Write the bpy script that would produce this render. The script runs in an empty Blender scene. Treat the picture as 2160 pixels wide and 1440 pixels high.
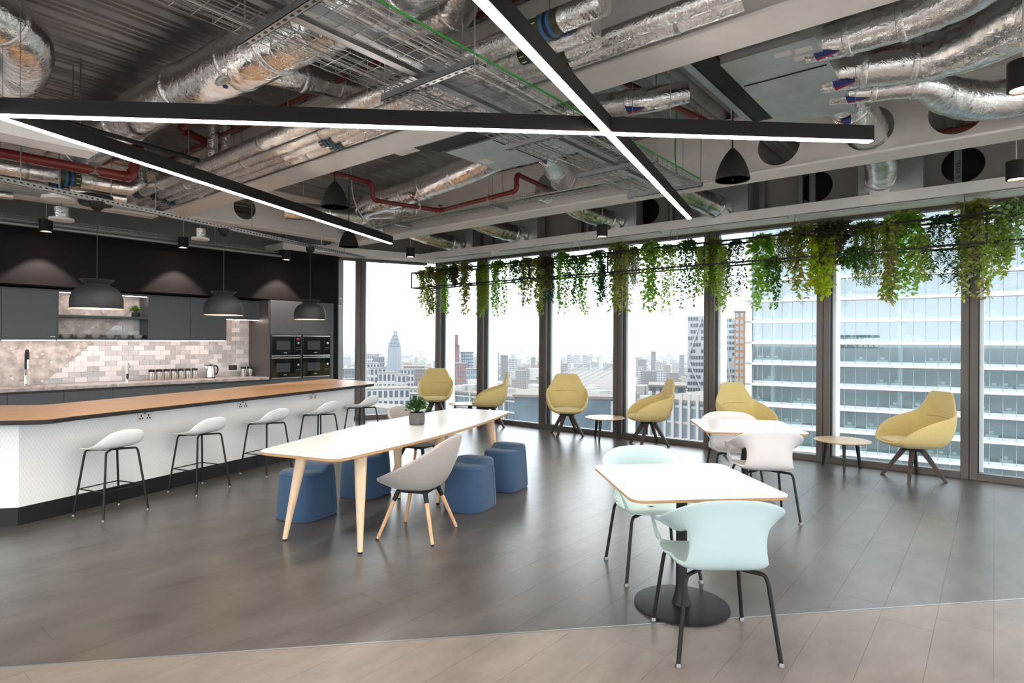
import bpy, math, random
from mathutils import Vector, Matrix
random.seed(7)
R = math.radians
scene = bpy.context.scene
col = scene.collection

# ------------------------------------------------------------------ camera, world, exposure
cam_d = bpy.data.cameras.new('camera'); cam = bpy.data.objects.new('camera', cam_d); col.objects.link(cam)
cam_d.sensor_width = 36.0; cam_d.sensor_fit = 'HORIZONTAL'; cam_d.lens = 36.0 * 1249.0 / 2160.0
cam_d.clip_start = 0.05; cam_d.clip_end = 30000
def aim(yaw, pitch, roll, loc):
    cy, sy = math.cos(R(yaw)), math.sin(R(yaw))
    f0 = Vector((cy, sy, 0)); r0 = Vector((sy, -cy, 0)); z = Vector((0, 0, 1))
    f = f0 * math.cos(R(pitch)) + z * math.sin(R(pitch)); u = -f0 * math.sin(R(pitch)) + z * math.cos(R(pitch))
    r = r0 * math.cos(R(roll)) + u * math.sin(R(roll)); u2 = -r0 * math.sin(R(roll)) + u * math.cos(R(roll))
    m = Matrix(((r.x, u2.x, -f.x, loc[0]), (r.y, u2.y, -f.y, loc[1]), (r.z, u2.z, -f.z, loc[2]), (0, 0, 0, 1)))
    cam.matrix_world = m
aim(39.2, -0.04, 0.25, (0, 0, 1.55))
scene.camera = cam
scene.view_settings.view_transform = 'Standard'; scene.view_settings.look = 'None'
scene.view_settings.gamma = 1.0; scene.view_settings.use_curve_mapping = False
scene.view_settings.exposure = 0.35
scene.cycles.use_denoising = True
scene.cycles.max_bounces = 9; scene.cycles.diffuse_bounces = 5; scene.cycles.glossy_bounces = 4
scene.cycles.transparent_max_bounces = 24; scene.cycles.transmission_bounces = 4
scene.cycles.sample_clamp_indirect = 8.0
scene.cycles.caustics_reflective = True; scene.cycles.caustics_refractive = False; scene.cycles.blur_glossy = .6

SKY = 3.8          # overcast sky
LED = 78.0         # linear ceiling lights
world = bpy.data.worlds.new('overcast_sky'); scene.world = world; world.use_nodes = True
nt = world.node_tree; nt.nodes.clear()
tc = nt.nodes.new('ShaderNodeTexCoord'); sp = nt.nodes.new('ShaderNodeSeparateXYZ'); rp = nt.nodes.new('ShaderNodeValToRGB')
bg = nt.nodes.new('ShaderNodeBackground'); ow = nt.nodes.new('ShaderNodeOutputWorld')
nt.links.new(tc.outputs['Generated'], sp.inputs[0]); nt.links.new(sp.outputs['Z'], rp.inputs[0])
nt.links.new(rp.outputs[0], bg.inputs[0]); nt.links.new(bg.outputs[0], ow.inputs[0])
bg.inputs[1].default_value = SKY
rp.color_ramp.elements[0].position = 0.0; rp.color_ramp.elements[0].color = (.86, .92, 1.0, 1)
rp.color_ramp.elements[1].position = 0.6; rp.color_ramp.elements[1].color = (.92, .96, 1.0, 1)

# ------------------------------------------------------------------ materials
MATS = {}
def mat(name, c, rough=.5, metal=0.0, var=None, bump=None, emit=None, spec=.5, coat=0, stretch=None, sheen=0, alpha=None):
    """principled material with procedural colour variation (var=(scale, amount)) and relief (bump=(scale, strength))"""
    if name in MATS: return MATS[name]
    m = bpy.data.materials.new(name); m.use_nodes = True; n = m.node_tree.nodes; l = m.node_tree.links
    b = n['Principled BSDF']
    b.inputs['Base Color'].default_value = (*c, 1); b.inputs['Roughness'].default_value = rough
    b.inputs['Metallic'].default_value = metal; b.inputs['Specular IOR Level'].default_value = spec
    b.inputs['Coat Weight'].default_value = coat; b.inputs['Sheen Weight'].default_value = sheen
    if emit:
        b.inputs['Emission Color'].default_value = (*emit[0], 1); b.inputs['Emission Strength'].default_value = emit[1]
    src = None
    if var or bump:
        t = n.new('ShaderNodeTexCoord'); src = t.outputs['Object']
        if stretch:
            mp = n.new('ShaderNodeMapping'); mp.inputs['Scale'].default_value = stretch
            l.new(src, mp.inputs[0]); src = mp.outputs[0]
    if var:
        ns = n.new('ShaderNodeTexNoise'); ns.inputs['Scale'].default_value = var[0]; ns.inputs['Detail'].default_value = 5
        ns.inputs['Roughness'].default_value = .6
        l.new(src, ns.inputs['Vector'])
        r = n.new('ShaderNodeValToRGB'); a = var[1]
        r.color_ramp.elements[0].position = .3; r.color_ramp.elements[1].position = .7
        r.color_ramp.elements[0].color = (*[x * (1 - a) for x in c], 1); r.color_ramp.elements[1].color = (*[min(1, x * (1 + a)) for x in c], 1)
        l.new(ns.outputs['Fac'], r.inputs[0]); l.new(r.outputs[0], b.inputs['Base Color'])
    if bump:
        nb = n.new('ShaderNodeTexNoise'); nb.inputs['Scale'].default_value = bump[0]; nb.inputs['Detail'].default_value = 4
        l.new(src, nb.inputs['Vector'])
        bp = n.new('ShaderNodeBump'); bp.inputs['Strength'].default_value = bump[1]; bp.inputs['Distance'].default_value = bump[2] if len(bump) > 2 else .01
        l.new(nb.outputs['Fac'], bp.inputs['Height']); l.new(bp.outputs[0], b.inputs['Normal'])
    MATS[name] = m
    return m

def nodes_of(name):
    m = bpy.data.materials.new(name); m.use_nodes = True; MATS[name] = m
    return m, m.node_tree.nodes, m.node_tree.links, m.node_tree.nodes['Principled BSDF']

def glass_mat(name, tint, refl, rough=0.0, gl=(1, 1, 1)):
    m = bpy.data.materials.new(name); m.use_nodes = True; n = m.node_tree.nodes; l = m.node_tree.links; n.clear()
    o = n.new('ShaderNodeOutputMaterial'); mx = n.new('ShaderNodeMixShader'); tr = n.new('ShaderNodeBsdfTransparent'); g = n.new('ShaderNodeBsdfGlossy')
    fr = n.new('ShaderNodeFresnel'); fr.inputs['IOR'].default_value = refl
    tr.inputs[0].default_value = (*tint, 1); g.inputs['Roughness'].default_value = rough; g.inputs['Color'].default_value = (*gl, 1)
    l.new(fr.outputs[0], mx.inputs[0]); l.new(tr.outputs[0], mx.inputs[1]); l.new(g.outputs[0], mx.inputs[2]); l.new(mx.outputs[0], o.inputs[0])
    MATS[name] = m
    return m

def floor_mat(name, dark, light, rough):
    m, n, l, b = nodes_of(name)
    t = n.new('ShaderNodeTexCoord'); mp = n.new('ShaderNodeMapping'); mp.inputs['Scale'].default_value = (1, 2.2, 1); mp.inputs['Rotation'].default_value = (0, 0, .5)
    l.new(t.outputs['Object'], mp.inputs[0])
    a = n.new('ShaderNodeTexNoise'); a.inputs['Scale'].default_value = 1.7; a.inputs['Detail'].default_value = 8; a.inputs['Roughness'].default_value = .68
    l.new(mp.outputs[0], a.inputs['Vector'])
    r = n.new('ShaderNodeValToRGB'); r.color_ramp.elements[0].position = .32; r.color_ramp.elements[1].position = .72
    r.color_ramp.elements[0].color = (*dark, 1); r.color_ramp.elements[1].color = (*light, 1)
    l.new(a.outputs['Fac'], r.inputs[0]); l.new(r.outputs[0], b.inputs['Base Color'])
    b.inputs['Roughness'].default_value = rough; b.inputs['Specular IOR Level'].default_value = .5
    f = n.new('ShaderNodeTexNoise'); f.inputs['Scale'].default_value = 160; f.inputs['Detail'].default_value = 3
    l.new(mp.outputs[0], f.inputs['Vector'])
    bp = n.new('ShaderNodeBump'); bp.inputs['Strength'].default_value = .06; bp.inputs['Distance'].default_value = .002
    l.new(f.outputs['Fac'], bp.inputs['Height']); l.new(bp.outputs[0], b.inputs['Normal'])
    return m

def wood_mat(name, c1, c2, axis_scale, rough=.4):
    m, n, l, b = nodes_of(name)
    t = n.new('ShaderNodeTexCoord'); mp = n.new('ShaderNodeMapping'); mp.inputs['Scale'].default_value = axis_scale
    l.new(t.outputs['Object'], mp.inputs[0])
    a = n.new('ShaderNodeTexNoise'); a.inputs['Scale'].default_value = 3; a.inputs['Detail'].default_value = 7; a.inputs['Roughness'].default_value = .65
    a.inputs['Distortion'].default_value = .6
    l.new(mp.outputs[0], a.inputs['Vector'])
    r = n.new('ShaderNodeValToRGB'); r.color_ramp.elements[0].position = .33; r.color_ramp.elements[1].position = .68
    r.color_ramp.elements[0].color = (*c1, 1); r.color_ramp.elements[1].color = (*c2, 1)
    l.new(a.outputs['Fac'], r.inputs[0]); l.new(r.outputs[0], b.inputs['Base Color']); b.inputs['Roughness'].default_value = rough
    return m

def stone_mat(name, base, chips, rough=.35):
    m, n, l, b = nodes_of(name)
    t = n.new('ShaderNodeTexCoord')
    nz = n.new('ShaderNodeTexNoise'); nz.inputs['Scale'].default_value = 9; nz.inputs['Detail'].default_value = 6
    l.new(t.outputs['Object'], nz.inputs['Vector'])
    r0 = n.new('ShaderNodeValToRGB'); r0.color_ramp.elements[0].position = .35; r0.color_ramp.elements[1].position = .68
    r0.color_ramp.elements[0].color = (*[x * .62 for x in base], 1); r0.color_ramp.elements[1].color = (*[min(1, x * 1.2) for x in base], 1)
    l.new(nz.outputs['Fac'], r0.inputs[0])
    add = n.new('ShaderNodeVectorMath'); add.operation = 'MULTIPLY_ADD'; add.inputs[1].default_value = (.12, .12, .12)
    l.new(nz.outputs['Color'], add.inputs[0]); l.new(t.outputs['Object'], add.inputs[2])
    v = n.new('ShaderNodeTexVoronoi'); v.inputs['Scale'].default_value = 16; l.new(add.outputs[0], v.inputs['Vector'])
    rc = n.new('ShaderNodeValToRGB'); rc.color_ramp.interpolation = 'CONSTANT'
    e = rc.color_ramp.elements; e[0].position = 0; e[0].color = (*chips[0], 1); e[1].position = .25; e[1].color = (*chips[1], 1)
    e2 = e.new(.6); e2.color = (*chips[2], 1)
    sx = n.new('ShaderNodeSeparateColor'); l.new(v.outputs['Color'], sx.inputs[0]); l.new(sx.outputs[0], rc.inputs[0])
    gt = n.new('ShaderNodeMath'); gt.operation = 'LESS_THAN'; gt.inputs[1].default_value = .3
    l.new(v.outputs['Distance'], gt.inputs[0])
    pick = n.new('ShaderNodeMath'); pick.operation = 'LESS_THAN'; pick.inputs[1].default_value = .38
    l.new(sx.outputs[1], pick.inputs[0])
    mu = n.new('ShaderNodeMath'); mu.operation = 'MULTIPLY'; l.new(gt.outputs[0], mu.inputs[0]); l.new(pick.outputs[0], mu.inputs[1])
    half = n.new('ShaderNodeMath'); half.operation = 'MULTIPLY'; half.inputs[1].default_value = .9; l.new(mu.outputs[0], half.inputs[0])
    mx = n.new('ShaderNodeMixRGB'); l.new(half.outputs[0], mx.inputs[0]); l.new(r0.outputs[0], mx.inputs[1]); l.new(rc.outputs[0], mx.inputs[2])
    l.new(mx.outputs[0], b.inputs['Base Color']); b.inputs['Roughness'].default_value = rough
    return m

def diamond_mat(name, c):
    """white panel with fine embossed diamond lines (relief, plus a darker line colour)"""
    m, n, l, b = nodes_of(name)
    t = n.new('ShaderNodeTexCoord'); s = n.new('ShaderNodeSeparateXYZ'); l.new(t.outputs['Object'], s.inputs[0])
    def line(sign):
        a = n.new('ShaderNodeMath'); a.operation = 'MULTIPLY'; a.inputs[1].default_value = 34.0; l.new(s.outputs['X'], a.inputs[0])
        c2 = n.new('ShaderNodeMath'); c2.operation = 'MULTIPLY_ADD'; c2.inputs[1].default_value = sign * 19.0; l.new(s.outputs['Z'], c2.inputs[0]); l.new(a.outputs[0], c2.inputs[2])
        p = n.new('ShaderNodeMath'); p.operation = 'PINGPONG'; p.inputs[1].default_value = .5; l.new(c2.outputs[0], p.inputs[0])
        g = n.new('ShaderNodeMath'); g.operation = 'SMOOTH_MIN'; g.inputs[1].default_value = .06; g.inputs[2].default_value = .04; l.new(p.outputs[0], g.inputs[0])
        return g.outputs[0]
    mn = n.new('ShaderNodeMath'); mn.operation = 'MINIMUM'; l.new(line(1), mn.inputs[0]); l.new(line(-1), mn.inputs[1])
    bp = n.new('ShaderNodeBump'); bp.inputs['Strength'].default_value = .55; bp.inputs['Distance'].default_value = .02
    l.new(mn.outputs[0], bp.inputs['Height']); l.new(bp.outputs[0], b.inputs['Normal'])
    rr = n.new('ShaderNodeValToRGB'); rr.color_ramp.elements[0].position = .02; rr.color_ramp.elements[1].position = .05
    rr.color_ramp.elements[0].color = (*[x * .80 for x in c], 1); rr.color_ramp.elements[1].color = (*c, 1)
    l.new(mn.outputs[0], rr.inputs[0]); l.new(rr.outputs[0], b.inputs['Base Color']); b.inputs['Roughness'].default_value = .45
    return m

def foil_mat(name, c, rough, sc):
    m, n, l, b = nodes_of(name)
    t = n.new('ShaderNodeTexCoord')
    a = n.new('ShaderNodeTexNoise'); a.inputs['Scale'].default_value = sc; a.inputs['Detail'].default_value = 4; a.inputs['Roughness'].default_value = .6; a.inputs['Distortion'].default_value = 1.6
    l.new(t.outputs['Object'], a.inputs['Vector'])
    bp = n.new('ShaderNodeBump'); bp.inputs['Strength'].default_value = .5; bp.inputs['Distance'].default_value = .012
    l.new(a.outputs['Fac'], bp.inputs['Height']); l.new(bp.outputs[0], b.inputs['Normal'])
    b.inputs['Base Color'].default_value = (*c, 1); b.inputs['Metallic'].default_value = 1.0; b.inputs['Roughness'].default_value = rough
    return m

# palette
floor_dark = floor_mat('floor_dark_vinyl', (.060, .055, .051), (.118, .110, .102), .28)
floor_light = floor_mat('floor_taupe_vinyl', (.15, .128, .112), (.25, .215, .19), .36)
white_paint = mat('white_paint', (.86, .845, .825), .6)
beam_paint = mat('beam_cream_paint', (.80, .775, .745), .5, var=(6, .04))
deck_metal = mat('deck_galvanised', (.32, .32, .32), .38, .85, var=(5, .12))
galv = mat('galvanised_steel', (.42, .43, .44), .35, .9, var=(12, .1))
zinc_panel = mat('zinc_sheet', (.55, .58, .58), .42, .75, var=(5, .1))
black_metal = mat('black_powder_coat', (.010, .009, .009), .5, spec=.3)
soft_black = mat('black_wall_paint', (.0085, .0075, .008), .8, spec=.2)
bronze = mat('bronze_anodised_frame', (.085, .072, .062), .45, .3)
foil = foil_mat('duct_foil', (.92, .91, .90), .12, 14)
foil_fine = foil_mat('pipe_foil', (.92, .90, .88), .11, 30)
red_pipe = mat('red_pipe_paint', (.15, .012, .011), .4)
charcoal = mat('charcoal_laminate', (.072, .079, .085), .5)
oak = wood_mat('oak_bar_top', (.34, .19, .085), (.53, .33, .17), (1.2, 14, 14), .38)
ash = wood_mat('pale_ash_leg', (.60, .42, .25), (.74, .56, .37), (12, 12, 1.2), .45)
beech = wood_mat('beech_leg', (.55, .30, .15), (.66, .40, .22), (12, 12, 1.2), .45)
oak_edge = wood_mat('oak_edge_band', (.38, .21, .085), (.52, .32, .15), (4, 4, 30), .45)
walnut = wood_mat('dark_stained_leg', (.028, .018, .015), (.055, .036, .03), (12, 12, 2), .45)
oak_pale = wood_mat('pale_oak_top', (.55, .38, .22), (.68, .51, .33), (2, 14, 14), .38)
white_lam = mat('white_laminate', (.74, .735, .73), .26)
white_poly = mat('white_polypropylene', (.62, .60, .585), .42)
mint_poly = mat('mint_polypropylene', (.43, .55, .54), .42)
stool_poly = mat('stool_white_polypropylene', (.78, .78, .77), .4)
yellow_fab = mat('mustard_wool', (.60, .475, .19), .85, var=(90, .10), bump=(420, .25, .004), sheen=.2)
grey_fab = mat('grey_wool', (.37, .335, .305), .85, var=(130, .14), bump=(380, .3, .004), sheen=.2)
blue_fab = mat('blue_wool', (.022, .062, .125), .85, var=(140, .22), bump=(420, .3, .004), sheen=.15)
glide_m = mat('glide_steel', (.2, .195, .19), .45, 1.0)
chrome = mat('chrome', (.85, .84, .82), .08, 1.0)
steel = mat('brushed_steel', (.68, .67, .66), .25, 1.0)
concrete = mat('grey_concrete', (.085, .076, .072), .7, var=(25, .2))
stone = stone_mat('terrazzo_stone', (.60, .53, .48), ((.36, .31, .27), (.78, .72, .68), (.46, .39, .34)))
stone_top = stone_mat('worktop_stone', (.40, .36, .33), ((.24, .22, .21), (.6, .56, .53), (.34, .31, .28)), .3)
tile_w = mat('tile_glaze_white', (.80, .76, .73), .16, var=(9, .05), bump=(16, .4, .006))
tile_g = mat('tile_glaze_grey', (.58, .565, .545), .16, var=(9, .10), bump=(16, .45, .006))
tile_d = mat('tile_glaze_mid_grey', (.49, .48, .465), .16, var=(9, .10), bump=(16, .45, .006))
grout = mat('grout', (.66, .60, .56), .9)
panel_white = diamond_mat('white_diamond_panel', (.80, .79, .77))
lamp_grey = mat('pendant_grey', (.017, .0185, .0195), .6)
lamp_in = mat('pendant_inside', (.75, .62, .47), .5)
led_mat = mat('led_diffuser', (1, 1, 1), .5, emit=((1.0, .90, .80), LED))
strip_mat = mat('led_strip', (1, 1, 1), .5, emit=((1.0, .82, .74), 42.0))
spot_lens = mat('spot_lens', (1, .9, .8), .4, emit=((1, .82, .68), 6.0))
bulb_mat = mat('pendant_bulb', (1, 1, 1), .4, emit=((1, .82, .60), 70.0))
oven_glass = mat('oven_black_glass', (.006, .007, .008), .06, 0, spec=.8)
oven_win = mat('oven_window', (.05, .055, .06), .1, 0, spec=.8)
olive = mat('olive_label', (.045, .05, .018), .5)
blue_lab = mat('blue_label', (.02, .14, .35), .5)
navy_lab = mat('navy_sticker', (.015, .035, .20), .5)
red_lab = mat('red_sticker', (.42, .02, .03), .5)
paper = mat('white_sticker', (.75, .73, .70), .7)
ink = mat('black_print', (.01, .01, .01), .6)
white_print = mat('white_print', (.8, .8, .8), .6)
green_cable = mat('green_cable', (.03, .30, .04), .5)
white_cable = mat('white_cable', (.6, .58, .55), .5)
bowl_grey = mat('bowl_glaze', (.36, .34, .325), .4)
window_glass = glass_mat('window_glass', (.97, .985, .98), 1.22)

def leaf_mat(name, c):
    """thin leaf: part of the light passes through"""
    if name in MATS: return MATS[name]
    m = bpy.data.materials.new(name); m.use_nodes = True; n = m.node_tree.nodes; l = m.node_tree.links; b = n['Principled BSDF']; o = n['Material Output']
    t = n.new('ShaderNodeTexCoord'); ns = n.new('ShaderNodeTexNoise'); ns.inputs['Scale'].default_value = 22; l.new(t.outputs['Object'], ns.inputs['Vector'])
    r = n.new('ShaderNodeValToRGB'); r.color_ramp.elements[0].position = .3; r.color_ramp.elements[1].position = .7
    r.color_ramp.elements[0].color = (*[x * .72 for x in c], 1); r.color_ramp.elements[1].color = (*[min(1, x * 1.25) for x in c], 1); l.new(ns.outputs['Fac'], r.inputs[0])
    l.new(r.outputs[0], b.inputs['Base Color']); b.inputs['Roughness'].default_value = .45
    tr = n.new('ShaderNodeBsdfTranslucent'); l.new(r.outputs[0], tr.inputs[0]); mx = n.new('ShaderNodeMixShader'); mx.inputs[0].default_value = .5
    l.new(b.outputs[0], mx.inputs[1]); l.new(tr.outputs[0], mx.inputs[2]); l.new(mx.outputs[0], o.inputs[0]); MATS[name] = m
    return m

# ------------------------------------------------------------------ mesh helpers
class MB:
    def __init__(s): s.v = []; s.f = []; s.mi = []; s.cur = 0
    def add(s, vs, fs):
        o = len(s.v); s.v += [tuple(p) for p in vs]; s.f += [tuple(i + o for i in f) for f in fs]; s.mi += [s.cur] * len(fs); return s
    def box(s, x0, x1, y0, y1, z0, z1):
        return s.add([(x0, y0, z0), (x1, y0, z0), (x1, y1, z0), (x0, y1, z0), (x0, y0, z1), (x1, y0, z1), (x1, y1, z1), (x0, y1, z1)],
                     [(0, 3, 2, 1), (4, 5, 6, 7), (0, 1, 5, 4), (1, 2, 6, 5), (2, 3, 7, 6), (3, 0, 4, 7)])
    def bar(s, p, q, w, h=None, up=(0, 0, 1)):
        """rectangular bar from p to q, w across, h along up"""
        h = h or w; p = Vector(p); q = Vector(q); d = (q - p).normalized(); up = Vector(up)
        if abs(d.dot(up)) > .98: up = Vector((1, 0, 0))
        sd = d.cross(up).normalized() * w / 2; uu = sd.cross(d).normalized() * h / 2
        vs = [a + x + y for a in (p, q) for x, y in ((-sd, -uu), (sd, -uu), (sd, uu), (-sd, uu))]
        return s.add(vs, [(0, 1, 2, 3), (7, 6, 5, 4), (0, 4, 5, 1), (1, 5, 6, 2), (2, 6, 7, 3), (3, 7, 4, 0)])
    def tube(s, pts, r, n=10, cap=True, closed=False):
        P = [Vector(p) for p in pts]; k = len(P); rr = r if isinstance(r, (list, tuple)) else [r] * k
        T = []
        for i in range(k):
            a = P[(i - 1) % k] if (closed or i) else P[i]; b = P[(i + 1) % k] if (closed or i < k - 1) else P[i]
            T.append((b - a).normalized())
        ref = Vector((0, 0, 1)) if abs(T[0].z) < .9 else Vector((1, 0, 0))
        N = T[0].cross(ref).normalized(); vs = []
        for i in range(k):
            N = (N - T[i] * N.dot(T[i])).normalized(); B = T[i].cross(N)
            for j in range(n):
                a = 2 * math.pi * j / n; vs.append(P[i] + (N * math.cos(a) + B * math.sin(a)) * rr[i])
        fs = []; m = k if closed else k - 1
        for i in range(m):
            for j in range(n):
                a = i * n + j; b = i * n + (j + 1) % n; c = ((i + 1) % k) * n + (j + 1) % n; d = ((i + 1) % k) * n + j
                fs.append((a, b, c, d))
        if cap and not closed:
            fs.append(tuple(range(n - 1, -1, -1))); fs.append(tuple((k - 1) * n + j for j in range(n)))
        return s.add(vs, fs)
    def lathe(s, prof, n=32, c=(0, 0, 0), sx=1, sy=1, caps=True):
        vs = []; fs = []; k = len(prof)
        for r, z in prof:
            for j in range(n):
                a = 2 * math.pi * j / n; vs.append((c[0] + r * sx * math.cos(a), c[1] + r * sy * math.sin(a), c[2] + z))
        for i in range(k - 1):
            for j in range(n):
                fs.append((i * n + j, i * n + (j + 1) % n, (i + 1) * n + (j + 1) % n, (i + 1) * n + j))
        if caps and prof[0][0] > 1e-6: fs.append(tuple(range(n - 1, -1, -1)))
        if caps and prof[-1][0] > 1e-6: fs.append(tuple((k - 1) * n + j for j in range(n)))
        return s.add(vs, fs)
    def prism(s, poly, z0, z1):
        n = len(poly); vs = [(x, y, z0) for x, y in poly] + [(x, y, z1) for x, y in poly]
        return s.add(vs, [tuple(range(n - 1, -1, -1)), tuple(range(n, 2 * n))] + [(i, (i + 1) % n, n + (i + 1) % n, n + i) for i in range(n)])
    def loft(s, rings, close=True, capa=False, capb=False):
        n = len(rings[0]); vs = [p for r in rings for p in r]; fs = []
        for i in range(len(rings) - 1):
            for j in range(n if close else n - 1):
                fs.append((i * n + j, i * n + (j + 1) % n, (i + 1) * n + (j + 1) % n, (i + 1) * n + j))
        if capa: fs.append(tuple(range(n - 1, -1, -1)))
        if capb: fs.append(tuple((len(rings) - 1) * n + j for j in range(n)))
        return s.add(vs, fs)
    def build(s, name, m, parent=None, smooth=0, bevel=0, sub=0, solid=0, link=True):
        me = bpy.data.meshes.new(name); me.from_pydata(s.v, [], s.f); me.update()
        ms = m if isinstance(m, (list, tuple)) else [m]
        for x in ms: me.materials.append(x)
        if len(ms) > 1: me.polygons.foreach_set('material_index', s.mi)
        if smooth:
            me.polygons.foreach_set('use_smooth', [True] * len(me.polygons))
            if smooth < 180: me.set_sharp_from_angle(angle=R(smooth))
        o = bpy.data.objects.new(name, me)
        if link: col.objects.link(o)
        if parent: o.parent = parent
        if solid:
            d = o.modifiers.new('thickness', 'SOLIDIFY'); d.thickness = solid; d.offset = 0
        if sub:
            d = o.modifiers.new('round', 'SUBSURF'); d.levels = sub; d.render_levels = sub
        if bevel:
            d = o.modifiers.new('edge', 'BEVEL'); d.width = bevel; d.segments = 2; d.limit_method = 'ANGLE'; d.angle_limit = R(40)
        return o

def tag(o, label, cat, group=None):
    o['label'] = label; o['category'] = cat
    if group: o['group'] = group
    return o
def thing(name, label, cat, loc=(0, 0, 0), rotz=0, group=None):
    o = bpy.data.objects.new(name, None); col.objects.link(o); o.empty_display_size = .1
    o.location = loc; o.rotation_euler = (0, 0, R(rotz))
    return tag(o, label, cat, group)
def struct(o, label=None):
    o['kind'] = 'structure'
    if label: o['label'] = label
    return o
def dup(root, loc, rotz, label=None, group=None, scale=None):
    def cp(o, par):
        c = o.copy(); col.objects.link(c); c.parent = par
        for ch in o.children: cp(ch, c)
        return c
    c = cp(root, None); c.location = loc; c.rotation_euler = (0, 0, R(rotz))
    if label: c['label'] = label
    if group: c['group'] = group
    if scale: c.scale = scale
    return c
def catmull(pts, k=6):
    P = [Vector(p) for p in pts]; out = []
    for i in range(len(P) - 1):
        a = P[max(i - 1, 0)]; b = P[i]; c = P[i + 1]; d = P[min(i + 2, len(P) - 1)]
        for j in range(k):
            t = j / k
            out.append(.5 * ((2 * b) + (c - a) * t + (2 * a - 5 * b + 4 * c - d) * t * t + (3 * b - a - 3 * c + d) * t ** 3))
    out.append(P[-1]); return out
def lerp(a, b, t): return a + (b - a) * t
def roundpoly(pts, r, n=6):
    """polygon with rounded corners; r is a radius or list"""
    out = []; k = len(pts); rr = r if isinstance(r, (list, tuple)) else [r] * k
    for i in range(k):
        p = Vector(pts[i]); a = Vector(pts[i - 1]); b = Vector(pts[(i + 1) % k])
        if rr[i] <= 0: out.append(tuple(p)); continue
        da = (a - p); db = (b - p); la, lb = da.length, db.length; da.normalize(); db.normalize()
        q = min(rr[i], la * .48, lb * .48); s0 = p + da * q; s1 = p + db * q
        for j in range(n + 1):
            t = j / n; out.append(tuple(s0 * (1 - t) ** 2 + p * 2 * t * (1 - t) + s1 * t * t))
    return out
def text(name, body, size, m, parent, loc, rot, align='CENTER'):
    c = bpy.data.curves.new(name, 'FONT'); c.body = body; c.size = size; c.extrude = .0004; c.align_x = align; c.align_y = 'CENTER'
    c.materials.append(m); q = bpy.data.objects.new(name, c); col.objects.link(q)
    me = bpy.data.meshes.new_from_object(q.evaluated_get(bpy.context.evaluated_depsgraph_get())); bpy.data.objects.remove(q)
    me.name = name; o = bpy.data.objects.new(name, me); col.objects.link(o); o.parent = parent
    o.location = loc; o.rotation_euler = rot
    return o
def clip(poly, p, nrm):
    """keep the side of polygon where (x-p).n >= 0"""
    out = []
    for i in range(len(poly)):
        a = poly[i]; b = poly[(i + 1) % len(poly)]
        da = (a[0] - p[0]) * nrm[0] + (a[1] - p[1]) * nrm[1]; db = (b[0] - p[0]) * nrm[0] + (b[1] - p[1]) * nrm[1]
        if da >= 0: out.append(a)
        if da * db < 0:
            t = da / (da - db); out.append((lerp(a[0], b[0], t), lerp(a[1], b[1], t)))
    return out

# ------------------------------------------------------------------ the room shell
UW = 8.53; VB = 10.47; VK = 9.75; DECK = 3.82; FL = 3.22
# floor: screed slab with vinyl planks laid along x, two colours meeting at a diagonal metal strip
slab = MB().box(-7, 8.72, -7, 12, -.25, -.004).build('floor', mat('floor_joint', (.045, .042, .040), .8)); struct(slab, 'vinyl plank floor of the office')
LP = (0.64, 3.63); ld = Vector((4.75 - .64, -.14 - 3.63)); ld.normalize(); LN = (-ld.y, ld.x)     # normal points to the window side
facade_dir = Vector((-.914, .407)); CORNER = (8.53, 9.02)
fn = (-facade_dir.y, facade_dir.x)                                                     # inward normal of the angled facade
if (0 - CORNER[0]) * fn[0] + (0 - CORNER[1]) * fn[1] < 0: fn = (-fn[0], -fn[1])
PW, PL, J = .25, 1.25, .0005
seen = []; rest = MB(); rest_l = MB()
random.seed(3)
for i in range(-28, 46):
    y0 = i * PW; off = random.random() * PL
    for k in range(-7, 9):
        x0 = k * PL - off
        x1 = min(x0 + PL, UW - .001)
        if x0 > UW - .02: continue
        base = [(x0 + J, y0 + J), (x1 - J, y0 + J), (x1 - J, y0 + PW - J), (x0 + J, y0 + PW - J)]
        base = clip(base, (CORNER[0] + fn[0] * .02, CORNER[1] + fn[1] * .02), fn)
        if len(base) < 3: continue
        for side in (1, -1):
            poly = clip(base, (LP[0] + LN[0] * .006 * side, LP[1] + LN[1] * .006 * side), (LN[0] * side, LN[1] * side))
            if len(poly) < 3: continue
            cx = sum(p[0] for p in poly) / len(poly); cy = sum(p[1] for p in poly) / len(poly)
            d = cx * .775 + cy * .632; lat = cx * .632 - cy * .775
            vis = d > 2.3 and abs(lat) < d * .89 and not (cy > 6.3 + .276 * (cx - 1.2) + .25 and cx < 5.3)
            if vis: seen.append((d, side, poly))
            else: (rest if side > 0 else rest_l).prism(poly, -.004, 0)
seen.sort(key=lambda t: t[0])
for i, (d, side, poly) in enumerate(seen):
    if i < 295:
        o = MB().prism(poly, -.004, 0).build('floor_plank', floor_dark if side > 0 else floor_light, slab)
    else: (rest if side > 0 else rest_l).prism(poly, -.004, 0)
o = rest.build('dark_floor_planks', floor_dark, slab); o['kind'] = 'stuff'
o = rest_l.build('taupe_floor_planks', floor_light, slab); o['kind'] = 'stuff'
a = Vector(LP) - ld * 6; b = Vector(LP) + ld * 9
struct(MB().bar((a.x, a.y, 0), (b.x, b.y, 0), .009, .005).build('trim_1', galv), 'thin metal strip between dark and taupe floor planks')

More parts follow.
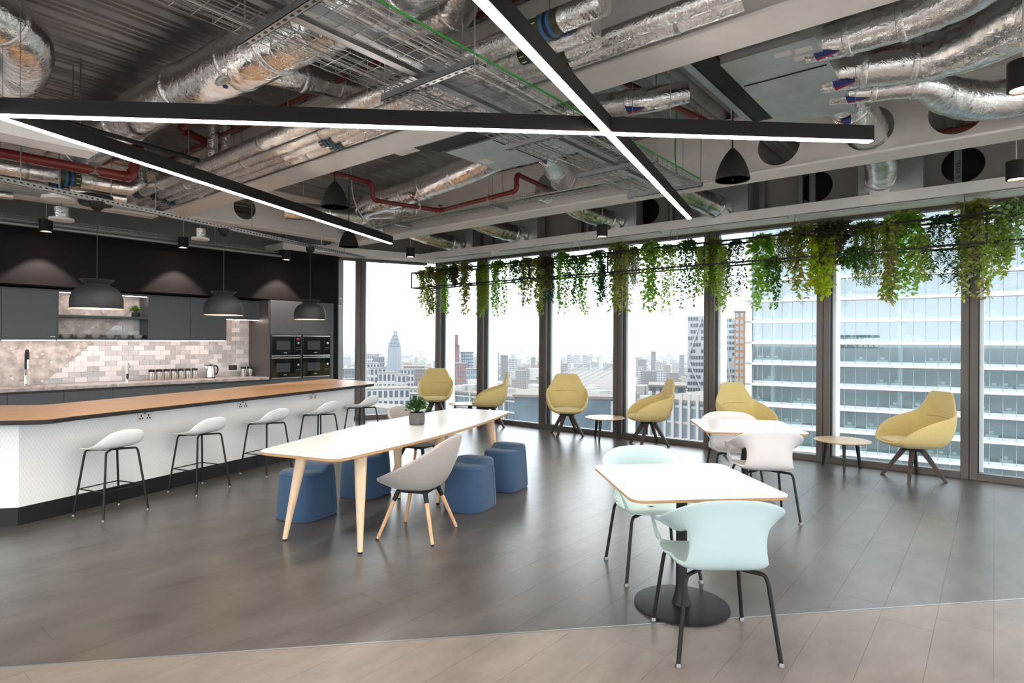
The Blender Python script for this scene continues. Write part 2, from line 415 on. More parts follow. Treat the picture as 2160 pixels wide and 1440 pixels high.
# ceiling: profiled steel deck, ribs along x
def deck():
    m = MB(); prof = []; y = -6.0; p = .30
    while y < 11.4:
        prof += [(y, DECK + .06), (y + .05, DECK), (y + .10, DECK), (y + .112, DECK + .012), (y + .124, DECK), (y + .176, DECK), (y + .188, DECK + .012), (y + .20, DECK), (y + .25, DECK), (y + p - .001, DECK + .06)]; y += p
    A = [(-6, yy, z) for yy, z in prof]; B = [(9.0, yy, z) for yy, z in prof]
    m.loft([A, B], close=False); m.box(-6, 9, -6, 11.4, DECK + .065, DECK + .2)
    return m
struct(deck().build('ceiling', deck_metal), 'ribbed galvanised steel deck ceiling')

# back wall behind the kitchen, end wall far left
struct(MB().box(-6, 7.3, VB, VB + .12, 0, DECK).build('wall_kitchen', mat('grey_back_wall', (.30, .29, .28), .8)), 'grey wall behind the kitchen units')
# black bulkhead and cheek around the units
m = MB().box(-6, 6.69, VK, VB - .001, 2.26, 3.0).box(6.585, 6.69, VK, VB - .001, 0, 2.26)
struct(m.build('wall_black', soft_black, bevel=.002), 'matt black bulkhead above the kitchen units')

# ------------------------------------------------------------------ window walls
def bay(name, n, loc, rotz, width, mull, label, zt=3.155):
    """one glazing bay in a local frame: x along the wall, +y outward; mullion at x=0"""
    w = bpy.data.objects.new(name, None); col.objects.link(w); w.location = loc; w.rotation_euler = (0, 0, rotz); struct(w, label)
    if mull:
        h = mull / 2
        MB().box(-h, -.004, -.03, .12, 0, zt).box(.004, h, -.03, .12, 0, zt).box(-.004, .004, -.018, .12, 0, zt).build('mullion', bronze, w, bevel=.003)
        MB().box(h + .005, h + .05, .10, .36, 0, zt).build('outer_fin', mat('white_fin', (.75, .76, .77), .4), w)
        MB().box(h - .002, h + .012, .03, .10, .05, zt).build('gasket', ink, w)
        x0, x1 = h, width - h
    else: x0, x1 = 0, width
    MB().box(x0, x1, -.03, .12, 0, .068).box(x0, x1, -.012, .10, .068, .076).build('sill_frame', bronze, w, bevel=.003)
    MB().box(x0, x1, -.02, .12, zt - .045, zt).build('head_frame', bronze, w)
    MB().box(x0, x1, .060, .066, .07, zt - .04).build('pane', window_glass, w)
    return w
# right-hand wall: bays of 1.5 m; local x runs towards -y so that the fin sits on the camera side of each mullion
for k in range(-3, 6):
    v = .225 + 1.503 * k
    bay('window_%d' % (k + 4), k, (UW, v, 0), R(-90), 1.503, .155, 'full-height bronze-framed window bay along the right-hand wall')
# the slightly shorter bay at the corner
bay('window_10', 0, (UW, 8.92, 0), R(-90), 8.92 - (.225 + 1.503 * 5), .14, 'narrow window bay next to the glazed corner')
# angled facade behind the far end of the bar
ang = math.atan2(-facade_dir.y, -facade_dir.x)
p1 = Vector((8.50, 9.04)) + facade_dir * 1.50; p2 = p1 + facade_dir * .50
bay('window_11', 0, (p1.x, p1.y, 0), ang, 1.44, .17, 'angled window bay at the far corner', 3.155)
bay('window_12', 0, (p2.x, p2.y, 0), ang, .5, .05, 'sliver of angled glazing beside the black wall', 3.155)

# white perimeter bulkhead with linear grilles
bp = [(8.0, -6), (8.0, 8.90), (6.13, 9.50), (5.55, 9.752), (5.55, 10.4), (6.7, 10.4), (6.7, 9.98), (8.62, 9.12), (8.62, -6)]
bulk = struct(MB().prism(bp, 3.155, 3.28).build('trim_2', white_paint, bevel=.003), 'white plasterboard bulkhead above the windows')
struct(MB().box(5.55, 6.69, VK, VK + .3, 2.99, 3.155).build('wall_black_upstand', soft_black), 'black wall top under the white bulkhead')
for k, (v0, v1) in enumerate(((-1.2, .05), (.42, 1.82), (2.06, 3.52), (3.8, 5.08), (5.42, 6.86), (7.15, 8.5))):
    g = MB().box(8.035, 8.135, v0, v1, 3.149, 3.156).build('slot_grille', mat('grille_recess', (.05, .05, .05), .7))
    tag(g, 'grey linear air grille in the white bulkhead, number %s from the far corner' % ['six', 'five', 'four', 'three', 'two', 'one'][k], 'air grille', 'linear grilles in the bulkhead soffit')
    for j in range(5):
        x = 8.04 + j * .0185
        MB().box(x, x + .010, v0, v1, 3.143, 3.151).build('slat', white_paint, g)

# perimeter edge beam above the bulkhead: web with round openings
def web(m, axis, at, th, a0, a1, z0, z1, holes, n=28):
    """vertical plate on plane axis=at, spanning a0..a1, with round holes [(centre, z, r)]"""
    def pt(a, z, s): return (at + s * th / 2, a, z) if axis == 'x' else (a, at + s * th / 2, z)
    cuts = [a0]; hs = sorted(holes)
    for i in range(len(hs) - 1): cuts.append((hs[i][0] + hs[i + 1][0]) / 2)
    cuts.append(a1)
    for i, (c, zc, r) in enumerate(hs):
        l, h = cuts[i], cuts[i + 1]
        angs = sorted([2 * math.pi * j / n for j in range(n)] + [math.atan2(z - zc, a - c) % (2 * math.pi) for a in (l, h) for z in (z0, z1)])
        inner, outer = [], []
        for t in angs:
            ca, sa = math.cos(t), math.sin(t); k = 1e9
            if ca > 1e-9: k = min(k, (h - c) / ca)
            if ca < -1e-9: k = min(k, (l - c) / ca)
            if sa > 1e-9: k = min(k, (z1 - zc) / sa)
            if sa < -1e-9: k = min(k, (z0 - zc) / sa)
            inner.append((c + r * ca, zc + r * sa)); outer.append((c + k * ca, zc + k * sa))
        q = len(angs)
        vs = [pt(a, z, s) for s in (-1, 1) for ring in (inner, outer) for a, z in ring]
        fs = []
        for j in range(q):
            k2 = (j + 1) % q
            fs += [(j, k2, q + k2, q + j), (2 * q + j, 3 * q + j, 3 * q + k2, 2 * q + k2), (j, 2 * q + j, 2 * q + k2, k2)]
        m.add(vs, fs)
    return m
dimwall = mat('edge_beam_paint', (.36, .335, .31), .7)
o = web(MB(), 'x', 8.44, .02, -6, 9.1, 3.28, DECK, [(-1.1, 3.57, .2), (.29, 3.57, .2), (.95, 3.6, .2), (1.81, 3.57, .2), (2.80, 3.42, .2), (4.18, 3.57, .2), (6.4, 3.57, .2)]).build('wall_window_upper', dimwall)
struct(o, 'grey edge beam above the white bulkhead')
struct(MB().box(8.60, 8.66, -6, 9.3, 3.28, DECK).build('wall_window_backing', ink), 'dark cavity closing panel behind the edge beam')
m = MB(); a0 = Vector((8.5, 9.04)); a1 = a0 + facade_dir * 2.2
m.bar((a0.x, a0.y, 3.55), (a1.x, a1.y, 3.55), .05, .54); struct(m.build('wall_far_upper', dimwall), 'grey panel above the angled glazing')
for i, v in enumerate((-.6, .33, 1.82, 1.97, 2.44, 3.75, 5.2, 5.34, 6.9, 7.3, 8.3)):
    s = MB().box(8.33, 8.38, v - .035, v + .035, 3.28, DECK).box(8.30, 8.33, v - .035, v - .03, 3.28, DECK).box(8.30, 8.33, v + .03, v + .035, 3.28, DECK).build('metal_stud', galv)
    tag(s, 'galvanised metal stud on the bulkhead, number %s counted from the viewer side' % 'one two three four five six seven eight nine ten eleven'.split()[i], 'stud', 'metal studs above the bulkhead')
    if i == 1: text('stud_print', 'TRADE 90', .05, ink, s, (8.326, .33, 3.5), (R(90), R(90), R(-90)))

# ------------------------------------------------------------------ steel beams
def ibeam(label, axis, at, a0, a1, holes, w=.32):
    t = thing('steel_beam', label, 'beam', group='cream painted steel beams')
    m = web(MB(), axis, at, .016, a0, a1, FL + .02, DECK - .02, holes); m.build('web', beam_paint, t)
    for z, nm in ((FL, 'bottom_flange'), (DECK - .02, 'top_flange')):
        b = MB().box(at - w / 2, at + w / 2, a0, a1, z, z + .022) if axis == 'x' else MB().box(a0, a1, at - w / 2, at + w / 2, z, z + .022)
        b.build(nm, beam_paint, t)
    return t
ibeam('cream steel beam crossing above the long table beside the foil pipes', 'x', 3.28, -6, 8.6, [(7.7, 3.5, .19)], .30)
ibeam('cream steel beam with round openings nearest the windows', 'x', 6.235, -6, 9.3, [(-1.1, 3.51, .2), (.257, 3.51, .2), (.90, 3.50, .2), (1.675, 3.51, .2), (4.51, 3.53, .2), (8.0, 3.5, .2)], .33)
ibeam('cream steel beam above the kitchen with one round opening', 'y', 8.6, 3.3, 6.2, [(4.28, 3.5, .17)], .22)
ibeam('cream steel beam above the camera side of the room', 'x', .3, -6, 8.6, [(2, 3.5, .2)], .30)
ibeam('cream cross beam over the bar on the left', 'y', 8.95, -5, 3.2, [(-2, 3.5, .17)], .22)

# ------------------------------------------------------------------ linear lights
def profile(label, a, b, z=2.90, wires=(.1, .5, .9)):
    a = Vector((*a, z)); b = Vector((*b, z)); d = (b - a).normalized(); L = (b - a).length
    t = thing('linear_light', label, 'ceiling light', a, math.degrees(math.atan2(d.y, d.x)), 'black linear lights')
    MB().box(0, L, -.030, .030, .006, .105).build('housing', black_metal, t, bevel=.002)
    MB().box(.004, L - .004, -.0215, .0215, 0, .006).build('diffuser', led_mat, t)
    for x in [L * f for f in wires]:
        MB().tube([(x, 0, .105), (x, 0, DECK - z - .003)], .002, 6).build('suspension_wire', galv, t)
    return t
profile('black linear light running across the whole view towards the right', (.66, 4.85), (4.62, .65), wires=(.06, .42, .76, .98))
profile('black linear light running from the left edge towards the far windows', (.60, 4.635), (5.35, 6.55), wires=(.05, .62, .87))
profile('black linear light with the widest bright strip, crossing from the top of the view', (.2, 1.246), (6.28, 2.61), wires=(.1, .62, .9375))
for a, b, n in (((-3.6, 1.0), (-.4, 4.6), 'left'), ((-3.4, .2), (1.0, -3.4), 'right'), ((2.2, -1.4), (6.6, -2.6), 'window side')):  # out-of-view lights, added as fill to lift the room's brightness
    profile('unseen black linear fill light added behind the viewpoint on the ' + n, a, b, wires=(.1, .5, .8))

# spot cylinders
def spot(label, x, y, energy=0, z=2.93):
    t = thing('spotlight', label, 'spotlight', (x, y, z), 0, 'black cylinder spotlights')
    MB().lathe([(.060, .02), (.060, .0), (.072, 0), (.072, .155), (0, .155)], 28, caps=False).build('housing', black_metal, t, 40)
    MB().lathe([(0, .012), (.06, .012)], 24).build('lens', spot_lens, t)
    MB().tube([(0, 0, .155), (.005, .003, .4), (0, 0, DECK - z)], .004, 6).build('cord', white_cable, t)
    if energy:
        ld_ = bpy.data.lights.new('spot_beam', 'SPOT'); ld_.energy = energy; ld_.spot_size = R(84); ld_.spot_blend = .22; ld_.color = (1, .80, .72); ld_.shadow_soft_size = .03
        lo = bpy.data.objects.new('spot_beam', ld_); col.objects.link(lo); lo.parent = t; lo.location = (0, 0, -.004)
    return t
spot('black cylinder spotlight above the sink end of the kitchen', 2.11, 9.46, 110)
spot('black cylinder spotlight above the middle of the kitchen', 3.77, 9.46, 110)
spot('black cylinder spotlight above the ovens', 5.44, 9.46, 110)
spot('black cylinder spotlight hanging before the glazed corner', 6.52, 7.49)
spot('black cylinder spotlight hanging before the third mullion from the corner', 6.35 + .45, 3.77 + .25)
spot('black cylinder spotlight at the right edge under the second beam', 6.56, -.135)
spot('black cylinder spotlight at the top right edge below the large ducts', 4.26, -.115)

# bell loudspeakers
def speaker(label, x, y, z=2.93):
    t = thing('pendant_loudspeaker', label, 'loudspeaker', (x, y, z), 0, 'black bell loudspeakers')
    MB().lathe([(.136, .004), (.142, .0), (.142, .012), (.128, .075), (.100, .15), (.062, .215), (.03, .255), (.012, .272), (0, .275)], 40, caps=False).build('body', mat('speaker_black', (.006, .0055, .0055), .7), t, 50)
    MB().lathe([(0, .004), (.135, .004)], 32).build('grille', mat('speaker_grille', (.05, .05, .053), .6, bump=(600, .4, .002)), t)
    MB().bar((-.012, -.006, .003), (.012, .006, .003), .006, .002).build('badge', steel, t)
    MB().tube([(0, 0, .27), (0, 0, DECK - z)], .006, 8).build('stem', black_metal, t)
speaker('black bell loudspeaker hanging in front of the right-hand beam', 5.1, 1.74)
speaker('black bell loudspeaker hanging behind the first beam above the long table', 3.60, 5.32)
speaker('black bell loudspeaker furthest away, near the glazed corner', 5.25, 7.40)

# strut rail carrying the bar pendants
ra = Vector((1.0, 6.56, 2.90)); rb = Vector((6.05, 8.085, 2.90))
t = thing('strut_rail', 'long galvanised perforated strut rail above the bar', 'rail')
m = MB().bar(ra, rb, .041, .003).bar(ra + Vector((0, 0, .02)), rb + Vector((0, 0, .02)), .003, .041)
dv = (rb - ra).normalized(); sd = Vector((-dv.y, dv.x, 0)) * .0195
m = MB().bar(ra, rb, .041, .003).bar(ra + sd + Vector((0, 0, .02)), rb + sd + Vector((0, 0, .02)), .003, .041).bar(ra - sd + Vector((0, 0, .02)), rb - sd + Vector((0, 0, .02)), .003, .041)
m.build('channel', galv, t)
mm = MB()
L = (rb - ra).length; x = .05
while x < L - .05:
    p = ra + dv * x - sd * 1.08; q = p + dv * .022; mm.bar(p + Vector((0, 0, .02)), q + Vector((0, 0, .02)), .002, .012); x += .05
o = mm.build('slots', ink, t); o['kind'] = 'stuff'
for f in (.06, .3, .55, .8, .9):
    p = ra + dv * (L * f); MB().tube([p + Vector((0, 0, .02)), (p.x, p.y, DECK)], .004, 6).build('hanger_rod', galv, t)

def pendant(label, x, y):
    t = thing('pendant_lamp', label, 'pendant lamp', (x, y, 1.85), 0, 'dark grey bell pendants above the bar')
    k = .222
    out = [(k * .99, 0), (k, .006), (k * 1.0, .05), (k * .985, .10), (k * .93, .15), (k * .80, .19), (k * .60, .218), (k * .46, .232), (k * .44, .240), (k * .50, .252), (k * .64, .278), (k * .66, .286)]
    inn = [(k * .62, .282), (k * .45, .256), (k * .40, .240), (0, .238)]
    MB().lathe(out + inn, 56, caps=False).build('shade', lamp_grey, t, 60)
    MB().lathe([(k * .985, .001), (k * .985, .05), (k * .965, .10), (k * .91, .145), (k * .78, .182), (k * .56, .212), (0, .222)], 48, caps=False).build('lining', lamp_in, t, 60)
    MB().lathe([(0, .09), (.03, .10), (.045, .125), (.04, .16), (.02, .19), (0, .2)], 20).build('bulb', bulb_mat, t, 60)
    MB().tube([(0, 0, .24), (0, 0, 1.0)], .004, 8).build('cord', ink, t)
    MB().lathe([(0, .955), (.02, .957), (.05, .985), (.062, 1.02), (.064, 1.05), (0, 1.05)], 28).build('ceiling_cup', black_metal, t, 60)
    return t
pendant('dark grey bell pendant lamp largest and nearest, left end of the bar', 1.93, 6.84)
pendant('dark grey bell pendant lamp over the middle of the bar', 3.365, 7.275)
pendant('dark grey bell pendant lamp furthest along the bar, before the ovens', 4.81, 7.71)

# ------------------------------------------------------------------ kitchen
CU = [1.19, 1.785, 2.38, 2.955, 3.54, 4.14, 4.722, 5.312]     # unit joints along the wall
VU = 10.10                                                     # front of wall units
handle_m = mat('handle_recess', (.02, .02, .02), .6)
def wall_unit(label, x0, x1, z0=1.535, z1=2.24, badge=False):
    t = thing('wall_cabinet', label, 'wall cabinet', ((x0 + x1) / 2, VB, z0), 0, 'charcoal wall cabinets'); w = (x1 - x0) / 2
    MB().box(-w, w, VU - VB + .02, -.001, 0, z1 - z0).build('body', charcoal, t)
    MB().box(-w + .002, w - .002, VU - VB, VU - VB + .019, .03, z1 - z0 - .002).build('door', charcoal, t, bevel=.0015)
    MB().box(-w + .01, w - .01, VU - VB + .03, VU - VB + .038, -.006, 0).build('light_strip', strip_mat, t)
    if badge: MB().box(w - .075, w - .02, VU - VB - .0006, VU - VB, .042, .052).build('badge', white_print, t)
    return t
wall_unit('charcoal wall cabinet cut off by the left edge', .60, 1.19)
wall_unit('charcoal wall cabinet one in from the left edge', CU[0], CU[1])
wall_unit('charcoal wall cabinet left of the open shelves', CU[1], CU[2], badge=True)
wall_unit('charcoal wall cabinet right of the open shelves', CU[4], CU[5])
wall_unit('charcoal wall cabinet behind the middle pendant', CU[5], CU[6])
wall_unit('short charcoal wall cabinet beside the tall oven units', CU[6], CU[7], 1.90, 2.24)
# open shelf unit
t = thing('open_shelf_unit', 'charcoal open shelf unit with one middle shelf', 'shelf unit', (0, 0, 0))
x0, x1 = CU[2], CU[4]
for nm, bx in (('top_panel', (x0, x1, VU, VB - .012, 2.205, 2.24)), ('bottom_panel', (x0, x1, VU, VB - .012, 1.535, 1.56)), ('shelf', (x0 + .018, x1 - .018, VU, VB - .012, 1.862, 1.892)), ('side_panel', (x0, x0 + .018, VU, VB - .012, 1.56, 2.205)), ('side_panel', (x1 - .018, x1, VU, VB - .012, 1.56, 2.205))):
    MB().box(*bx).build(nm, charcoal, t, bevel=.0015)
MB().box(x0 + .03, x1 - .03, VU + .03, VU + .038, 2.199, 2.205).build('light_strip', strip_mat, t)
MB().box(x0 + .01, x1 - .01, VU + .03, VU + .038, 1.529, 1.535).build('light_strip', strip_mat, t)

# stone splashback: polygon in the wall plane (left of the diagonal)
def dg(z): return 2.293 + (z - .917) * (3.552 - 2.293) / (2.118 - .917)
def wallprism(m, poly, y0, y1):
    n = len(poly); vs = [(x, y0, z) for x, z in poly] + [(x, y1, z) for x, z in poly]
    return m.add(vs, [tuple(range(n)), tuple(range(2 * n - 1, n - 1, -1))] + [(i, n + i, n + (i + 1) % n, (i + 1) % n) for i in range(n)])
o = wallprism(MB(), [(-1, .91), (dg(.91), .91), (dg(2.24), 2.24), (-1, 2.24)], VB - .012, VB - .0005).build('stone_splashback', stone)
tag(o, 'beige terrazzo stone slab on the kitchen wall, cut on a diagonal', 'splashback')
# glazed tiles
tt = thing('tiled_splashback', 'staggered white and grey glazed brick tiles behind the kettle', 'splashback', (0, 0, 0))
wallprism(MB(), [(dg(.91) + .002, .91), (5.293, .91), (5.293, 2.24), (dg(2.24) + .002, 2.24)], VB - .006, VB - .0005).build('grout', grout, tt)
TW, TH, G = .150, .0745, .003
random.seed(11); cache = {}
for r in range(17):
    z0 = .913 + r * (TH + G); off = (r % 2) * (TW + G) / 2; run = 0
    for c in range(-1, 22):
        xa = 2.22 + c * (TW + G) + off; xb = xa + TW
        if xb > 5.29: xb = 5.29
        if xb - xa < .02: continue
        vis = (z0 < 1.53) or (xa > 4.66 and z0 < 1.92) or (xa < 3.53 and z0 > 1.52 and xb > 2.9)
        if not vis: continue
        poly = [(xa, z0), (xb, z0), (xb, z0 + TH), (xa, z0 + TH)]
        p = (2.293 + .004, .917); dx, dz = 3.552 - 2.293, 2.118 - .917
        poly = clip(poly, p, (dz, -dx))
        if len(poly) < 3: continue
        q = random.random(); mt = tile_w if q < .42 else (tile_g if q < .8 else tile_d)
        wallprism(MB(), poly, VB - .013 - random.random() * .001, VB - .006).build('tile', mt, tt, bevel=.0012)

# tall oven units
def tall(label, x0, x1):
    t = thing('tall_cabinet', label, 'tall cabinet', ((x0 + x1) / 2, VK, 0), 0, 'tall charcoal oven cabinets'); w = (x1 - x0) / 2; d = VB - VK - .002
    MB().box(-w, w, .02, d, .10, .862).box(-w, w, .02, d, 1.64, 2.25).box(-w, w, .5, d, .862, 1.64).box(-w, -w + .018, .02, .5, .862, 1.64).box(w - .018, w, .02, .5, .862, 1.64).build('body', charcoal, t)
    MB().box(-w + .002, w - .002, 0, .019, 1.655, 2.248).build('door', charcoal, t, bevel=.0015)
    MB().box(-w + .002, w - .002, 0, .019, .12, .855).build('door', charcoal, t, bevel=.0015)
    MB().box(-w, w, .06, .09, 0, .10).build('plinth', handle_m, t)
tall('tall charcoal cabinet holding the left pair of ovens', 5.312, 5.912)
tall('tall charcoal cabinet holding the right pair of ovens', 5.914, 6.514)
tag(MB().box(6.516, 6.58, VK, VB - .01, 0, 2.25).build('filler_panel', charcoal, bevel=.0015), 'narrow charcoal filler panel at the end of the oven units', 'panel')
tag(MB().box(5.294, 5.311, VK + .02, VB - .014, .911, 2.24).build('end_panel', mat('brown_panel', (.10, .085, .078), .5)), 'dark end panel between tiles and the oven units', 'panel')
def oven(label, x, z, clock):
    t = thing('built_in_oven', label, 'oven', (x, VK, z), 0, 'black glass built-in ovens'); w = .278; h = .372
    MB().box(-w, w, -.004, .45, 0, h).build('case', ink, t)
    MB().box(-w, w * .55, -.016, -.004, .02, h - .02).build('door', oven_glass, t, bevel=.002)
    MB().box(w * .56, w, -.016, -.004, .02, h - .02).build('control_panel', oven_glass, t, bevel=.002)
    for zz in (0, h - .018): MB().box(-w, w, -.018, -.004, zz, zz + .018).build('trim_bar', steel, t)
    MB().box(-w + .09, w * .25, -.0168, -.016, .115, .27).build('window', oven_win, t)
    o = MB().lathe([(0, 0), (.021, 0), (.023, .006), (.021, .014), (0, .015)], 24).build('knob', steel, t, 50); o.rotation_euler = (R(90), 0, 0); o.location = (w * .79, -.016, .235)
    text('brand_logo', 'BOSCH', .020, white_print, t, (-.02, -.0166, .062), (R(90), 0, 0))
    if clock: MB().box(w * .70, w * .88, -.0168, -.016, .30, .316).build('clock_display', mat('red_display', (.3, .01, .02), .5, emit=((1, .05, .08), .9)), t)
    m = MB()
    for i in range(4): m.box(w * .64 + i * .028, w * .64 + i * .028 + .012, -.0167, -.016, .15, .153).box(w * .64 + i * .028, w * .64 + i * .028 + .012, -.0167, -.016, .12, .123)
    m.build('button_print', white_print, t)
oven('black glass oven, upper left of four, with red clock', 5.612, 1.262, True)
oven('black glass oven, upper right of four', 6.214, 1.262, False)
oven('black glass oven, lower left of four', 5.612, .872, False)
oven('black glass oven, lower right of four', 6.214, .872, False)

# base units and worktop
CB = [.59] + CU
names = ['cut off by the left edge', 'second from the left edge', 'under the sink', 'under the hose tap side of the stone', 'under the hot water tap', 'under the row of mugs', 'under the kettle', 'beside the tall oven unit']
for i in range(8):
    a, b = CB[i], CB[i + 1]
    t = thing('base_cabinet', 'charcoal base cabinet ' + names[i], 'base cabinet', ((a + b) / 2, VK, 0), 0, 'charcoal base cabinets'); w = (b - a) / 2
    MB().box(-w, w, .03, VB - VK - .02, .10, .78 if i in (2, 3) else .866).build('body', charcoal, t)
    for z0, z1 in ((.11, .47), (.475, .835)): MB().box(-w + .002, w - .002, .011, .029, z0, z1).build('drawer_front', charcoal, t, bevel=.0015)
    MB().box(-w + .002, w - .002, .018, .029, .838, .864).build('handle_rail', handle_m, t)
    MB().box(-w, w, .07, .1, 0, .10).build('plinth', handle_m, t)
    if i > 4: MB().box(w - .16, w - .06, .010, .0112, .80, .808).build('pull_slot', ink, t)
SX0, SX1, SY0, SY1 = 1.86, 2.40, 9.93, 10.26
m = MB().box(-1, SX0, VK, VB - .013, .868, .91).box(SX1, 5.293, VK, VB - .013, .868, .91).box(SX0, SX1, VK, SY0, .868, .91).box(SX0, SX1, SY1, VB - .013, .868, .91)
tag(m.build('stone_worktop', stone_top), 'grey stone kitchen worktop with undermounted sink opening', 'worktop')
m = MB(); e = .012; zb = .80
m.box(SX0, SX1, SY0, SY1, zb - .004, zb).box(SX0 - .002, SX0 + e * .3, SY0, SY1, zb, .869).box(SX1 - e * .3, SX1 + .002, SY0, SY1, zb, .869).box(SX0, SX1, SY0 - .002, SY0 + e * .3, zb, .869).box(SX0, SX1, SY1 - e * .3, SY1 + .002, zb, .869)
t = thing('sink', 'steel sink let into the stone worktop', 'sink', (0, 0, 0)); m.build('bowl', steel, t); MB().lathe([(0, .002), (.03, .002), (.032, 0)], 20, (2.13, 10.1, zb)).build('drain', chrome, t, 60)
# hose tap
t = thing('hose_tap', 'chrome kitchen tap with black hose spout beside the sink', 'tap', (2.085, 10.33, .91))
MB().lathe([(.026, 0), (.026, .01), (.018, .014), (.018, .22), (.013, .225), (0, .225)], 24).build('body', chrome, t, 50)
MB().tube(catmull([(0, 0, .2), (0, 0, .34), (0, -.01, .44), (0, -.06, .485), (0, -.12, .46), (0, -.135, .36)], 6), .014, 12).build('hose', ink, t, 60)
MB().tube([(0, -.135, .36), (0, -.135, .23)], .016, 14).build('spray_head', chrome, t, 50)
MB().tube([(0, 0, .07), (-.07, -.01, .078)], .011, 12).build('lever', chrome, t, 50)
# hot water tap
t = thing('hot_water_tap', 'slim chrome hot water tap on a steel plate', 'tap', (3.27, 10.20, .91))
MB().lathe([(.07, 0), (.07, .004), (0, .004)], 28, sx=1.6).build('drip_plate', steel, t, 50)
MB().lathe([(.022, .004), (.022, .27), (0, .27)], 24).build('body', chrome, t, 50)
MB().box(-.016, .016, -.0235, -.018, .05, .12).build('control_pad', ink, t)
MB().tube([(0, 0, .24), (0, -.10, .245), (0, -.115, .225)], .012, 12).build('spout', chrome, t, 60)
MB().tube([(0, 0, .262), (.05, -.01, .27)], .009, 10).build('lever', chrome, t, 60)
# steel mugs in a row
def mug(label, x, y=10.24, rot=0):
    t = thing('steel_mug', label, 'travel mug', (x, y, .91), rot, 'steel insulated mugs on the worktop')
    MB().lathe([(.036, 0), (.038, .004), (.043, .13), (.043, .135), (0, .135)], 28).build('body', steel, t, 40)
    MB().lathe([(.044, .132), (.0455, .135), (.0455, .16), (.04, .17), (0, .17)], 28).build('lid', ink, t, 40)
    m = MB().tube(catmull([(0, -.040, .118), (0, -.072, .112), (0, -.075, .075), (0, -.066, .035), (0, -.037, .028)], 5), .007, 8); m.build('handle', chrome, t, 60)
    return t
om = ['first from the left', 'second from the left', 'third from the left', 'fourth from the left', 'fifth from the left', 'sixth from the left', 'nearest the kettle']
for i in range(7): mug('steel mug with black lid in the row, ' + om[i], 3.625 + i * .107)
mug('steel mug with black lid by the oven unit, left of two', 5.085); mug('steel mug with black lid by the oven unit, right of two', 5.20)
# kettle
t = thing('kettle', 'polished steel kettle with black handle on the worktop', 'kettle', (4.50, 10.20, .91))
MB().lathe([(.078, 0), (.078, .012), (0, .012)], 32).build('base', ink, t, 50)
MB().lathe([(.076, .013), (.078, .03), (.070, .14), (.060, .20), (.05, .205), (0, .206)], 32).build('body', steel, t, 50)
MB().lathe([(.05, .204), (.045, .215), (.012, .218), (.012, .228), (0, .228)], 24).build('lid', ink, t, 50)
MB().tube(catmull([(.05, 0, .2), (.10, 0, .20), (.125, 0, .15), (.115, 0, .08), (.08, 0, .05)], 5), .012, 10).build('handle', ink, t, 60)
MB().loft([[(-.055, -.02, .15), (-.055, .02, .15), (-.058, .014, .19), (-.058, -.014, .19)], [(-.095, -.008, .185), (-.095, .008, .185), (-.095, .006, .198), (-.095, -.006, .198)]], capb=True).build('spout', steel, t)
# socket plates
def uk_socket(name, label, plate, loc, rotz, w=.146, h=.086, usb=False):
    t = thing(name, label, 'socket', loc, rotz, 'double sockets')
    MB().box(-w / 2, w / 2, -.008, 0, -h / 2, h / 2).build('plate', plate, t, bevel=.003)
    for s in (-1, 1):
        m = MB().box(s * .038 - .006, s * .038 + .006, -.009, -.0075, -.004, .018).box(s * .038 - .02, s * .038 - .005, -.009, -.0075, -.026, -.013).box(s * .038 + .005, s * .038 + .02, -.009, -.0075, -.026, -.013)
        m.build('pin_holes', ink, t)
        MB().box(s * .014 - .007, s * .014 + .007, -.011, -.008, .014, .03).build('switch', plate, t)
    if usb: MB().box(-.012, .012, -.0105, -.008, .022, .038).build('usb_block', mat('usb_brown', (.12, .08, .05), .5), t)
    return t
uk_socket('wall_socket', 'dark steel double socket on the tiles', mat('dark_steel_plate', (.10, .10, .10), .35, .8), (5.00, VB - .013, 1.06), 0)
